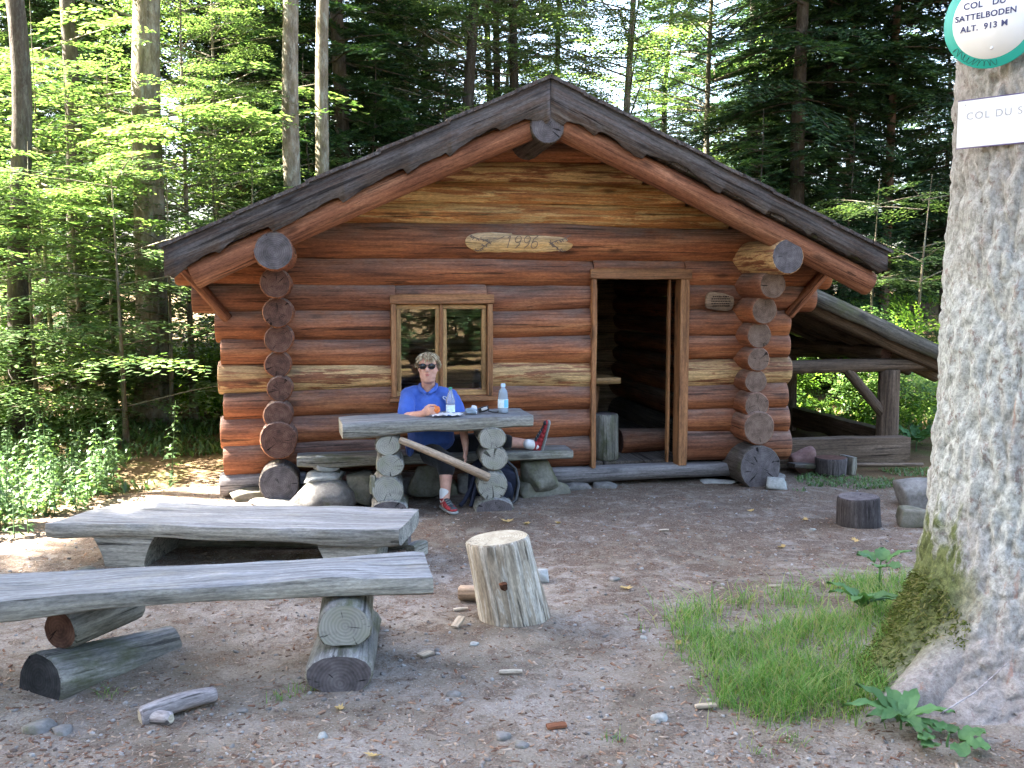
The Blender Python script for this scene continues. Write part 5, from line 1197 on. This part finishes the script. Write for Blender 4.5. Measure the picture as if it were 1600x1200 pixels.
# trunks one can pick out in the photo: (photo column, distance, radius, bark, crown, label)
F0, F1, F2, F3 = [f[0] for f in FIRS]; B0, B1, B2, B3 = [b[0] for b in BEECH]
HERO = [(28, 11.8, .13, 'tdark', TOPC, 23, (-.006, 0), 'dark straight trunk at the far left edge of the photo'),
        (117, 15.5, .14, 'tdark', TOPC, 23, (0, 0), 'slim dark trunk between the left edge and the thick pale trunk'),
        (236, 13.2, .215, 'tpale', TOPC, 23, (-.008, 0), 'thick pale trunk left of the cabin'),
        (466, 14.0, .135, 'tpale', TOPC, 23, (-.004, 0), 'pale mossy trunk rising behind the left roof slope, left one of a pair'),
        (504, 14.8, .115, 'tpale', TOPC, 23, (.004, 0), 'pale mossy trunk rising behind the left roof slope, right one of a pair'),
        (528, 17.5, .16, 'tdark', F0, 19, (0, 0), 'dark trunk just right of the pale pair behind the roof'),
        (738, 18.6, .15, 'tdark', B0, 15, (-.006, 0), 'leftmost of three close trunks left of the roof peak'),
        (768, 20.0, .095, 'tdark', TOPC, 20, (0, 0), 'thin middle one of three close trunks left of the roof peak'),
        (795, 19.2, .135, 'tdark', B1, 15, (.006, 0), 'rightmost of three close trunks left of the roof peak'),
        (1243, 18.0, .16, 'tdark', F1, 16, (0, 0), 'dense dark fir behind the right roof slope'),
        (1377, 18.5, .09, 'tred', F2, 21, (0, 0), 'slim reddish trunk between the dark fir and the big tree'),
        (440, 20.0, .12, 'tdark', F1, 16, (0, 0), 'dark fir seen left of the pale pair of trunks'),
        (1315, 21.0, .07, 'tred', F2, 18, (0, 0), 'thin dark trunk right of the dense dark fir')]
for k, (xp, Y, r_, mt_, cr, Ht, ln, lab) in enumerate(HERO):
    x = px(xp, Y); tree('fir_tree' if cr not in (B0, B1) else 'beech_tree', x, Y, r_, 900 + k, cr, Ht, mt_, lab, None, ln, None, 1.0, 2.5 if xp == 1243 else (4.0 if xp in (117, 466, 504) else 0.0))
# beech saplings spreading leaf layers at the left
SAP = [(-110, 10.7, .03, B2, 3.4, 1.1, 'beech branches reaching in from beyond the left edge above the weeds', .2), (-60, 12.6, .035, B2, 3.4, 1.45, 'higher beech branches reaching in from beyond the left edge', 1.7), (30, 12.2, .03, B2, 3.4, 1.0, 'bright layered beech near the left edge behind the front sapling', 1.0), (175, 13.8, .035, B2, 3.4, 1.5, 'taller layered beech in front of the thick pale trunk', 5.2), (85, 14.8, .04, B2, 3.4, 1.7, 'tall layered beech between the two left dark trunks', 3.3), (345, 14.4, .035, B2, 3.4, 1.5, 'layered beech just left of the roof slope', .4), (245, 15.6, .04, B2, 3.4, 2.0, 'high layered beech behind the thick pale trunk', 2.9), (192, 11.3, .03, B2, 3.4, 1.0, 'young beech sapling with layered bright leaves left of the cabin', 2.6), (55, 11.7, .03, B2, 3.4, 1.0, 'leafy young beech at the left edge with sunlit leaf layers', 4.0), (300, 13.5, .05, B1, 11, .62, 'tall leafy beech behind the left cabin corner', 1.2), (265, 12.8, .03, B2, 3.4, 1.1, 'slender beech with flat leaf layers beside the left eave', 3.9),
       (-40, 17.5, .08, B0, 13, .75, 'leafy beech reaching in from beyond the left edge', 0.3), (340, 16.5, .05, B0, 13, .72, 'thin-stemmed beech in the sunlit gap left of the roof', 2.2), (130, 13.2, .04, B2, 3.4, 1.35, 'low bushy beech in front of the slim dark trunk', 5.0),
       (400, 15.0, .04, B2, 3.4, 1.35, 'small beech tucked behind the left eave', 3.0), (640, 19.5, .09, B0, 13, .95, 'broad beech in the wood behind the roof middle', 1.0), (980, 19.0, .10, B0, 13, 1.0, 'airy beech with sky behind it right of the roof peak', 3.6),
       (1110, 21.0, .09, B1, 11, 1.15, 'light green beech behind the middle of the right roof slope', .6), (1435, 14.6, .035, B2, 3.4, 1.0, 'small sunlit beech beside the big tree, above the shelter', 1.4), (1360, 15.2, .03, B2, 3.4, 1.0, 'small sunlit beech above the lower end of the shelter roof', 3.4)]
for k, (xp, Y, r_, cr, Ht, s, lab, yw) in enumerate(SAP): tree('beech_tree', px(xp, Y), Y, r_ / s, 930 + k, cr, Ht, 'tpale', lab, None, (0, 0), yw, s)
# the wood behind
FT = [trunk_mesh(19, .15, 951, MT['tdark']), trunk_mesh(16, .13, 952, MT['tdark']), trunk_mesh(21, .16, 953, MT['tred']), trunk_mesh(9, .07, 954, MT['tdark'])]
wr_ = random.Random(77)
for row, (Y0, n, x0, x1) in enumerate(((19.5, 9, -11.5, 12.5), (23.5, 10, -14, 16), (28, 11, -18, 21), (34, 12, -25, 28))):
    for k in range(n):
        x = x0 + (x1 - x0) * (k + .5) / n + wr_.uniform(-.9, .9); y = Y0 + wr_.uniform(-1.6, 1.6); i = wr_.choice((0, 0, 1, 1, 2)) if row < 2 else wr_.choice((0, 0, 1, 2, 3))
        if row < 2 and .3 < x < 2.6 + row: continue
        tree('fir_tree', x, y, FT[i], 0, FIRS[i][0], FIRS[i][1], 'tdark', 'dark fir in the far wood ' + ('left of the cabin' if x / y < -.226 else ('above the cabin roof' if x / y < .226 else 'right of the cabin roof')), 'firs deep in the wood behind', s=wr_.uniform(.8, 1.1) * (1.0 if i != 3 else 1.3))
for k in range(30):
    x = -20 + 42 * (k + .5) / 30 + wr_.uniform(-.5, .5); y = 25.5 + (k % 3) * 2.4 + wr_.uniform(-.8, .8)
    if k % 2: y = 19 + wr_.uniform(-1, 3)
    tree('young_fir', x, y, FT[3], 0, F3, 9, 'tdark', 'young fir closing the view low between the far trunks', 'young firs far behind the cabin', s=wr_.uniform(.4, .75))
for xp, Y, s, lab in ((486, 15.7, .60, 'young fir growing between the pale pair of trunks'), (588, 17.0, .66, 'young fir above the middle of the left roof slope'), (690, 17.3, .66, 'young fir just left of the three close trunks'), (1178, 16.4, .52, 'young fir above the right roof slope, left of the dense dark fir'), (1318, 16.8, .50, 'young fir above the right eave')):
    tree('young_fir', px(xp, Y), Y, FT[3], 0, F3, 9, 'tdark', lab, None, s=s)
for k in range(9):
    x = -25 - 6 * wr_.random(); y = -2 + 3.6 * k + wr_.uniform(-1, 1); i = k % 3
    tree('fir_tree', x, y, FT[i], 0, FIRS[i][0], FIRS[i][1], 'tdark', 'fir far off beyond the left edge of the photo', 'firs far off to the left', s=.9)
# trees beyond the left edge that shade the clearing, and the wood behind the viewer
EDGE = [(-11.2, 6.0, 0), (-11.0, 3.8, 0), (-7.9, .2, 0), (-8.0, 1.9, 0), (-7.9, 3.5, 0), (-8.0, 4.9, 0), (-7.6, 6.2, 0), (-7.2, 7.6, 0), (-6.4, 4.6, 0), (-6.3, 2.6, 0), (-6.2, 6.3, .5), (-9.6, 9.2, 2), (-9.8, 5.2, 1.5), (-9.7, 2.2, 1), (-5.2, -.6, 0), (-5.0, 1.5, 0), (-5.2, 3.4, 0), (-4.9, 5.3, 0), (-3.4, -1.2, 0)]
for k, (x, y, cz) in enumerate(EDGE):
    tree('fir_tree', x, y, FT[0], 0, HIGHC, 23, 'tdark', 'tall fir beyond the left edge of the clearing', 'firs beyond the left edge of the clearing', s=1.0, crown_z=cz)
for k in range(13):
    a = math.radians(200 + 140 * (k + .5) / 13); d = 15 + wr_.uniform(-1.5, 3); i = wr_.choice((0, 1, 2)); x, y = d * math.cos(a) * 1.15, 3 + d * math.sin(a)
    tree('fir_tree', x, y, FT[i], 0, FIRS[i][0], FIRS[i][1], 'tdark', 'fir in the wood behind the viewer', 'firs behind the viewer', s=wr_.uniform(.8, 1.0))
for k in range(26):
    a = math.radians(205 + 130 * (k + .5) / 26); d = 12.5 + wr_.uniform(-1, 4); x, y = d * math.cos(a) * 1.2, 2 + d * math.sin(a)
    tree('young_fir', x, y, FT[3], 0, F3, 9, 'tdark', 'young fir in the wood behind the viewer', 'young firs behind the viewer', s=wr_.uniform(.5, .8))
for k, (x, y) in enumerate(((2.2, -5.5), (4.2, -6.0), (3.2, -7.5), (5.6, -7.2), (1.2, -7.8), (6.6, -5.2), (-1.0, -8.5))):
    tree('young_fir', x, y, FT[3], 0, F3, 9, 'tdark', 'young fir in the wood behind the viewer', 'young firs behind the viewer', s=.38 + .03 * (k % 3))
# bushes behind the shelter and along the wood edge
def bush_mesh(w_, h_, seed, n=55, mat='bush'):
    r = np.random.default_rng(seed); Q = []
    for k in range(n):
        a = r.uniform(0, 6.283); t = r.random(); rad = w_ / 2 * math.sqrt(r.random()) * (1 - .4 * t); Q.append(xform(BS[r.integers(0, 3)], a, r.uniform(-.9, .2), r.uniform(-.6, .6), (rad * math.cos(a) * .6, rad * math.sin(a) * .6, h_ * t * .85 + .05), r.uniform(.5, .8)))
    return quads_mesh('bush', Q, MT[mat])
BM = [bush_mesh(1.6, 1.1, 1), bush_mesh(1.3, .8, 2), bush_mesh(2.0, 1.5, 3)]
bush_spots = [(4.3, 13.0, 0, 'sunlit bush seen under the shelter roof, left of its post'), (5.6, 13.6, 2, 'tall sunlit bush right behind the shelter'), (3.3, 13.8, 1, 'low bush at the back of the shelter near the cabin'), (6.6, 12.4, 1, 'bush right of the shelter post'), (5.1, 11.6, 1, 'dark green bush beside the shelter post'),
              (7.4, 14.6, 2, 'bright bush above the shelter roof beside the big tree'), (6.3, 16.0, 2, 'bright bush on the bank above the shelter roof'), (-7.4, 13.2, 0, 'dark bush at the far left under the trees'), (-5.6, 13.6, 1, 'low bush between the trunks at left'), (-4.4, 14.4, 0, 'bush behind the thick pale trunk'), (-3.3, 15.0, 1, 'shaded bush behind the left cabin corner'), (-6.6, 11.2, 1, 'shaded fir-green bush at the left edge'), (8.5, 17, 2, 'big bush on the bank behind the big tree'), (4.8, 16.5, 0, 'bush on the bank behind the shelter ridge')]
for k, (x, y, i, lab) in enumerate(bush_spots):
    o = obj('bush', BM[i], None, (x, y, gzf(x, y) - .05), (0, 0, k * 1.3)); tag(o, lab, 'bush')
# leafy herbs at the left
def herb(h_, seed, lw=.045, ll=.15, npair=8, flower=False):
    r = np.random.default_rng(seed); P = []; D = []; LL = []
    lean_ = r.normal(0, .12, 2)
    for k in range(npair):
        t = .15 + .85 * k / npair; a0 = k * 1.57 + r.uniform(-.3, .3)
        for s_ in (0, math.pi, 1.7):
            a = a0 + s_; P.append([lean_[0] * t * h_, lean_[1] * t * h_, t * h_]); D.append([math.cos(a), math.sin(a), r.uniform(-.25, .35)]); LL.append(ll * (1 - .55 * t) * r.uniform(.8, 1.2))
    P = np.array(P); D = np.array(D); D /= np.linalg.norm(D, axis=1)[:, None]; LL = np.array(LL); n = len(P); Nn = np.tile([0, 0, 1.0], (n, 1)) + r.normal(0, .2, (n, 3))
    q1 = ribbon(P, D, LL * .65, LL * .30 * np.ones(n), Nn); D2 = D + np.array([0, 0, -.6]); D2 /= np.linalg.norm(D2, axis=1)[:, None]; q2 = ribbon(P + D * (LL * .40)[:, None], D2, LL * .55, LL * .30, Nn)
    st_ = tube_mesh([(0, 0, -.03), (lean_[0] * h_ * .5, lean_[1] * h_ * .5, h_ * .5), (lean_[0] * h_, lean_[1] * h_, h_)], [.006, .005, .002], 5, [MT['herb']]); return quads_mesh('herb', [q1, q2], MT['herb']), st_
HB = [herb(.45, 1), herb(.62, 2, npair=10), herb(.30, 3, ll=.12, npair=6), herb(.8, 4, ll=.16, npair=13), herb(.38, 5, ll=.2, npair=6)]
hb_r = random.Random(12); cnt = 0
def herb_at(x, y, i, s, label, group=None):
    e = empty('leafy_plant', (x, y, gzf(x, y)), hb_r.uniform(0, 6.28), label, 'plant', group); e.scale = (s, s, s); obj('foliage', HB[i][0], e); obj('stem', HB[i][1], e)
x, y = on_ground(256, 755); herb_at(x, y + .2, 3, .95, 'tall leafy weed standing alone left of the cabin corner'); x, y = on_ground(310, 745); herb_at(x, y + 1.2, 1, .9, 'slender weed in the shade by the left cabin wall')
k = 0
while k < 95:
    xp = hb_r.uniform(-60, 300); yp = hb_r.uniform(715, 850)
    if yp > 850 - .38 * (xp + 0) * (1.0) or (xp > 215 and yp > 735): continue
    x, y = on_ground(xp, yp)
    if x > -3.75 and y > 9.2: continue
    k += 1
    i = hb_r.choice((0, 0, 1, 2, 4, 4)); herb_at(x, y, i, hb_r.uniform(.6, 1.15), ('middling leafy weed', 'tall slender weed', 'short weed', '', 'broad-leaved weed')[i] + ' in the sunlit patch left of the benches', 'weeds in the sunlit patch at left')
# low ground cover: left verge and under the wood
def cover(name, spots, label, cat, hmin, hmax, mat, wd):
    n = len(spots); r = np.random.default_rng(5); P = np.stack([spots[:, 0], spots[:, 1], gz(spots[:, 0], spots[:, 1]) - .01], -1); a = r.uniform(0, 6.283, n); D = np.stack([np.cos(a) * .5, np.sin(a) * .5, r.uniform(.5, 1.2, n)], -1); D /= np.linalg.norm(D, axis=1)[:, None]
    L = r.uniform(hmin, hmax, n); q1 = ribbon(P, D, L, wd * np.ones(n) * r.uniform(.7, 1.3, n), np.stack([np.cos(a), np.sin(a), a * 0], -1))
    D2 = D + np.stack([np.cos(a) * .5, np.sin(a) * .5, -.35 * np.ones(n)], -1); D2 /= np.linalg.norm(D2, axis=1)[:, None]; q2 = ribbon(P + D * (L * .6)[:, None], D2, L * .6, wd * np.ones(n), np.stack([np.cos(a), np.sin(a), a * 0], -1))
    o = obj(name, quads_mesh(name, [q1, q2], MT[mat])); tag(o, label, cat, kind='stuff'); return o
def pick(n, fn):
    out = []
    while len(out) < n:
        c = fn(NR.random(4000), NR.random(4000)); out.extend(c[:n - len(out)])
    return np.array(out)
def left_verge(a, b):
    x = -9 + a * 6.4; y = 6.2 + b * 7; dens = noise3(np.stack([x * 1.2, y * 1.2, x * 0], -1), 44); lim = -2.75 - .62 * np.clip(9.3 - y, -.4, 9)
    m = (x < lim + .25 * dens) & (dens > -.55) & ~((x > -3.9) & (y > 8.9) & (y < 10.4)); return np.stack([x[m], y[m]], -1)
cover('ground_cover', pick(9000, left_verge), 'low weeds and grass along the left verge', 'ground cover', .05, .16, 'herb', .03)
def back_floor(a, b):
    x = -14 + a * 28; y = 12.3 + b * 16; dens = noise3(np.stack([x * .5, y * .5, x * 0], -1), 46); m = dens > -.1; return np.stack([x[m], y[m]], -1)
cover('forest_undergrowth', pick(14000, back_floor), 'low green undergrowth on the floor of the wood', 'undergrowth', .08, .3, 'bush', .07)
def shed_weeds(a, b):
    u = 1.2 + a * 2.2; v = -.75 + b * .9; x = HO[0] + HU[0] * u + HV[0] * v; y = HO[1] + HU[1] * u + HV[1] * v; dens = noise3(np.stack([x * 2.1, y * 2.1, x * 0], -1), 48); m = dens > .12; return np.stack([x[m], y[m]], -1)
cover('sparse_grass', pick(1300, shed_weeds), 'sparse short grass and moss in front of the shelter', 'grass', .02, .06, 'herb', .012)
# grass patch by the big tree
def grass_patch(a, b):
    X = 940 + a * 560; Yp = 905 + b * 265; m = np.zeros(len(a), bool); out = []
    poly = [(1040, 965), (1075, 945), (1180, 928), (1290, 915), (1385, 880), (1440, 850), (1470, 960), (1450, 1040), (1370, 1110), (1290, 1150), (1160, 1140), (1100, 1085), (1105, 1040), (1075, 1000)]
    inside = np.zeros(len(a), bool); j = len(poly) - 1
    for i in range(len(poly)):
        xi, yi = poly[i]; xj, yj = poly[j]; c = ((yi > Yp) != (yj > Yp)) & (X < (xj - xi) * (Yp - yi) / (yj - yi + 1e-9) + xi); inside ^= c; j = i
    for q in np.nonzero(inside)[0]:
        p = gnd(X[q], Yp[q], .03); out.append((p[0], p[1]))
    out = np.array(out); d = noise3(np.stack([out[:, 0] * 5, out[:, 1] * 5, out[:, 0] * 0], -1), 52); d2 = noise3(np.stack([out[:, 0] * 13, out[:, 1] * 13, out[:, 0] * 0], -1), 53); return (out + NR.normal(0, .03, out.shape))[(d + .6 * d2) > -.14]
gp = pick(6200, grass_patch)
def blades(name, spots, hmin, hmax, wd, label, seed):
    r = np.random.default_rng(seed); n = len(spots); P0 = np.stack([spots[:, 0], spots[:, 1], gz(spots[:, 0], spots[:, 1]) - .005], -1); cl = noise3(np.stack([spots[:, 0] * 6, spots[:, 1] * 6, spots[:, 0] * 0], -1), 60)
    a = r.uniform(0, 6.283, n); h_ = r.uniform(hmin, hmax, n) * (1 + .35 * cl); bend = r.uniform(.3, 1.3, n) * h_; s = np.stack([-np.sin(a), np.cos(a), a * 0], -1); dr = np.stack([np.cos(a), np.sin(a), a * 0], -1); rows_ = []
    for t, k in ((0, 1.0), (.4, .9), (.75, .6)): c = P0 + dr * (bend * t * t)[:, None] + np.array([0, 0, 1.0]) * (h_ * t * (1 - .25 * t))[:, None]; rows_ += [c - s * wd * k / 2, c + s * wd * k / 2]
    tip = P0 + dr * bend[:, None] + np.array([0, 0, 1.0]) * (h_ * .78)[:, None]; V = np.stack(rows_ + [tip], 1).reshape(-1, 3); b = np.arange(n)[:, None] * 7
    F = [*(b + np.array([[0, 1, 3, 2]])), *(b + np.array([[2, 3, 5, 4]]))]; T3 = [*(b + np.array([[4, 5, 6]]))]
    o = obj(name, mesh_np(name, V, F + T3, [MT['grass']], True)); tag(o, label, 'grass', kind='stuff'); return o
gp = np.vstack([gp, gp[::6] + NR.normal(0, .11, gp[::6].shape)])
blades('grass', gp, .04, .16, .0040, 'bright green grass patch at the foot of the big tree', 61)
tufts = []
for xp, yp, n in ((1068, 1015, 40), (1085, 1030, 22), (1075, 1040, 20), (960, 1155, 16), (440, 1090, 26), (470, 1080, 20), (165, 1090, 22), (705, 790, 0), (1240, 1165, 30), (1180, 1175, 20), (575, 975, 14), (1000, 985, 8), (620, 795, 26)):
    p = gnd(xp, yp); tufts += [(p[0] + NR.normal(0, .03), p[1] + NR.normal(0, .03)) for _ in range(n)]
blades('grass_tufts', np.array(tufts), .03, .075, .0035, 'small scattered grass tufts on the bare ground', 62)
# broad-leaved plants at the tree foot: each leaf a piece
def leaf_mesh(L, W_, seed, curl=.25, round_=False):
    r = np.random.default_rng(seed); n = 9; V = []; F = []
    for i in range(n):
        t = i / (n - 1); wv = W_ * (math.sin(math.pi * t ** (.75 if not round_ else .9)) ** (.8 if not round_ else .6)) * (1 + .08 * math.sin(t * 21 + seed)); z = curl * L * (t * .8 - t * t)
        for s_ in (-1, -.5, 0, .5, 1): V.append((t * L, s_ * wv / 2, z + abs(s_) * .10 * wv + .006 * math.sin(t * 17 + s_ * 4)))
    for i in range(n - 1):
        for j in range(4): a = i * 5 + j; F.append((a, a + 5, a + 6, a + 1))
    return mesh_np('leaf', V, np.array(F), [MT['leaf_big']], True)
LM = [leaf_mesh(.15, .055, 1, .5), leaf_mesh(.12, .05, 2, .6), leaf_mesh(.09, .065, 3, .3, True), leaf_mesh(.07, .055, 4, .3, True)]
def broad_plant(name, px_, py_, zoff, n, kinds, spread, tilt, label, seed, s=1.0, dy=0.0):
    r = random.Random(seed); p = gnd(px_, py_, zoff); e = empty(name, (p[0], p[1] + dy, p[2]), 0, label, 'plant')
    obj('stem', tube_mesh([(0, 0, -zoff * .5 - .05), (0, 0, .0), (.004, -.004, .03 * s)], [.006, .005, .003], 6, [MT['leaf_big']]), e)
    for k in range(n):
        a = k * 6.283 / n + r.uniform(-.3, .3); obj('leaf', LM[r.choice(kinds)], e, (spread * math.cos(a), spread * math.sin(a), r.uniform(0, .03)), (r.uniform(-.2, .2), -tilt + r.uniform(-.25, .25), a), (s * r.uniform(.8, 1.15),) * 3)
    return e
broad_plant('rosette_plant', 1408, 1128, .07, 9, (0, 0, 1), .008, .35, 'rosette of long pointed leaves in front of the big tree', 1, 1.25)
broad_plant('round_leaved_plant', 1480, 1160, .06, 8, (2, 3), .055, .1, 'round-leaved low plant at the bottom right by the tree roots', 2, 1.2)
broad_plant('rosette_plant', 1345, 950, .13, 8, (0, 1), .008, .4, 'pointed-leaved plant in the grass beside the mossy root', 3, 1.45)
broad_plant('round_leaved_plant', 1375, 885, .20, 6, (0, 2), .03, .4, 'small plant against the left edge of the big trunk', 4, 1.3)
broad_plant('fern_like_plant', 1432, 690, .12, 10, (0, 1, 2), .05, .5, 'bluish green plant between the shelter post and the big tree', 6, 2.0)
# ------------------------------------------------------------------ litter on the ground
MT['pebble'] = islandmat('pebbles', [(.15, .14, .135), (.22, .21, .20), (.33, .32, .31), (.13, .10, .085), (.27, .23, .205)]); MT['chip'] = islandmat('wood_chips', [(.17, .09, .06), (.30, .19, .13), (.33, .25, .19), (.12, .075, .055), (.36, .29, .23), (.20, .12, .085)])
def front_spots(n, seed, ymin=3.3, ymax=9.0):
    r = np.random.default_rng(seed); y = ymin + (ymax - ymin) * r.random(n) ** 1.7; x = (r.random(n) * 2 - 1) * y * .56; m = (x < y * .56) & ~((np.hypot(x - TREE[0], y - TREE[1]) < .95)); x, y = x[m], y[m]
    dn = fbm(np.stack([x * 1.6, y * 1.6, x * 0], -1), seed, 2); k = dn > -.5 + .6 * r.random(len(x)) - .3; return x[k], y[k]
def scatter_stuff(name, base_V, base_F, n, seed, smin, smax, aniso, mat, label, cat):
    x, y = front_spots(n, seed); n = len(x); r = np.random.default_rng(seed + 1); z = gz(x, y)
    s = (smin + (smax - smin) * r.random(n) ** 3)[:, None] * np.stack([r.uniform(.7, 1.3, n) * aniso[0], r.uniform(.7, 1.3, n) * aniso[1], r.uniform(.6, 1.2, n) * aniso[2]], -1)
    yaw_ = r.uniform(0, 6.283, n); tx = r.normal(0, .18, n); V = base_V[None] * s[:, None, :]; c_, s_ = np.cos(yaw_)[:, None], np.sin(yaw_)[:, None]
    X = V[..., 0] * c_ - V[..., 1] * s_; Yv = V[..., 0] * s_ + V[..., 1] * c_; Z = V[..., 2] + V[..., 0] * tx[:, None]
    V = np.stack([X + x[:, None], Yv + y[:, None], Z + z[:, None] + (s[:, 2] * .3)[:, None]], -1).reshape(-1, 3); F = (base_F[None] + (np.arange(n) * len(base_V))[:, None, None]).reshape(-1, base_F.shape[1])
    o = obj(name, mesh_np(name, V, F, [mat])); tag(o, label, cat, kind='stuff')
_b = bmesh.new(); bmesh.ops.create_icosphere(_b, subdivisions=1, radius=1); PV = np.array([v.co for v in _b.verts]); PF = np.array([[v.index for v in f.verts] for f in _b.faces]); _b.free(); PV = PV * (1 + .18 * np.random.default_rng(1).normal(size=(len(PV), 1)))
BV = np.array([(-1, -1, -1), (1, -.8, -1), (.9, 1, -1), (-1, .8, -1), (-.9, -.9, 1), (1, -.7, .8), (.8, .9, 1), (-1, .7, .9)], float); BF = np.array([[0, 3, 2, 1], [4, 5, 6, 7], [0, 1, 5, 4], [1, 2, 6, 5], [2, 3, 7, 6], [3, 0, 4, 7]])
scatter_stuff('gravel', PV, PF, 7500, 71, .0028, .015, (1, .8, .55), MT['pebble'], 'fine grey gravel scattered over the trodden ground', 'gravel')
scatter_stuff('bark_litter', BV, BF, 16000, 72, .004, .019, (1.0, .32, .16), MT['chip'], 'reddish bark and wood chip litter on the ground', 'litter')
scatter_stuff('needle_litter', BV, BF, 11000, 73, .012, .035, (1.0, .035, .03), MT['chip'], 'thin dry needles and twigs scattered on the ground', 'litter')
# single pieces one can pick out
MT['dryleaf'] = leafmat('dry_leaf', [(.42, .27, .10), (.50, .36, .16)], .2, .7, .2); MT['cleft'] = wood('cleft_chip_wood', (.38, .30, .21), (.52, .44, .34), (.64, .57, .48), None, 0, .75, .2)
def dry_leaf(L, seed):
    r = np.random.default_rng(seed); n = 9; V = [(0, 0, 0)]; 
    for i in range(n * 2): a = i * math.pi / n; rr = L / 2 * (1 if i % 2 == 0 else .55) * r.uniform(.8, 1.15); V.append((rr * math.cos(a), rr * .7 * math.sin(a), .25 * rr * abs(math.cos(a)) + r.uniform(0, .008)))
    return mesh_np('dry_leaf', V, [(0, i + 1, (i + 1) % (2 * n) + 1) for i in range(2 * n)], [MT['dryleaf']])
for k, (xp, yp, L, lab) in enumerate(((792, 820, .13, 'largest curled yellow leaf in front of the right table leg'), (822, 823, .09, 'yellow leaf just right of the largest curled one'), (872, 822, .08, 'pale dry leaf on bare ground below the door sill'), (1173, 800, .08, 'yellow leaf on the ground left of the short stump'), (1258, 812, .07, 'pale leaf nearest the short stump'), (1337, 843, .08, 'orange-brown leaf in front of the short stump'), (978, 920, .10, 'pale dry leaf in the middle of the bare ground'), (531, 1107, .07, 'small orange leaf below the right bench support'), (583, 1180, .08, 'orange leaf at the bottom edge of the photo'), (1222, 852, .08, 'pale curled leaf left of the mossy root'), (1060, 1008, .06, 'small orange leaf at the left tip of the grass'))):
    p = gnd(xp, yp); o = obj('dry_leaf', dry_leaf(L, k), None, (p[0], p[1], gzf(p[0], p[1]) + .006), (.1 * (k % 3), .1, k * 1.1)); tag(o, lab, 'leaf', 'dry leaves on the ground')
for k, (xp, yp, L, wd, a, lab) in enumerate(((724, 985, .10, .045, 1.2, 'upright split chip left of the chopping block'), (798, 1056, .105, .022, .05, 'flat white wood chip in front of the chopping block'), (668, 1030, .07, .05, .8, 'pale splintered chip right of the bench support'), (1103, 1110, .09, .03, .1, 'pale wood sliver at the lower left of the grass'), (870, 1140, .08, .04, .2, 'reddish bark chip near the bottom middle'), (1038, 832, .07, .015, .1, 'thin stick on the ground left of the grass'), (1210, 922, .08, .015, -.05, 'thin pale stick at the back edge of the grass'), (720, 955, .08, .02, .2, 'small chip beside the short billet'))):
    p = gnd(xp, yp); o = obj('wood_chip', box_mesh(L, wd, .014, [MT['cleft'] if k != 4 else MT['rafter']], .003, k, .004, 5), None, (p[0] - L / 2, p[1], gzf(p[0], p[1]) + .010), (0, -.25 if k == 0 else -.03, a)); tag(o, lab, 'wood chip', 'wood chips on the ground')
for k, (xp, yp, s, mk, lab) in enumerate(((380, 1108, .05, 'stone', 'flat grey stone right of the bleached log'), (65, 1140, .13, 'stone', 'pale flat stone left below the charred log end'), (98, 1142, .09, 'stone', 'pale flat stone right of another below the charred log end'), (710, 1085, .06, 'stone', 'grey stone between bench and grass near the bottom'), (960, 905, .07, 'stone', 'flat stone half buried in the middle of the ground'), (1005, 995, .04, 'stonew', 'small pale stone left of the grass'), (1030, 1125, .08, 'stonew', 'white flat stone left of the lower grass edge'), (1270, 826, .05, 'stonew', 'small white stone left of the short stump'), (785, 1150, .07, 'stone', 'grey stone near the bottom middle'), (815, 1165, .06, 'stone', 'second grey stone near the bottom middle, farther right'), (135, 890, .10, 'stonem', 'flat stone under the left leg of the slab bench'), (505, 1150, .05, 'stonew', 'small white stone below the right bench support'), (1300, 1000, .04, 'stone', 'small stone half hidden in the grass'), (1140, 995, .07, 'stone', 'flat grey stone at the left of the grass'), (740, 1010, .05, 'stonew', 'small white stone in front of the chopping block'))):
    p = gnd(xp, yp); o = obj('stone', rock_mesh(s, s * .8, s * .45, 500 + k, [MT[mk]], 2, 8, .1), None, (p[0], p[1], gzf(p[0], p[1]) + s * .01), (0, 0, k)); tag(o, lab, 'stone', 'small stones on the ground')
# dry twig against the tree foot
a_ = at(1470, 1115, 3.55); b_ = at(1575, 1035, 3.75); tw1 = obj('dry_twig', tube_mesh([a_, (a_ + b_) / 2 + [0, 0, -.02], b_], [.0035, .003, .002], 6, [MT['bleach']]), None); tag(tw1, 'thin pale twig leaning on the foot of the big tree', 'twig')
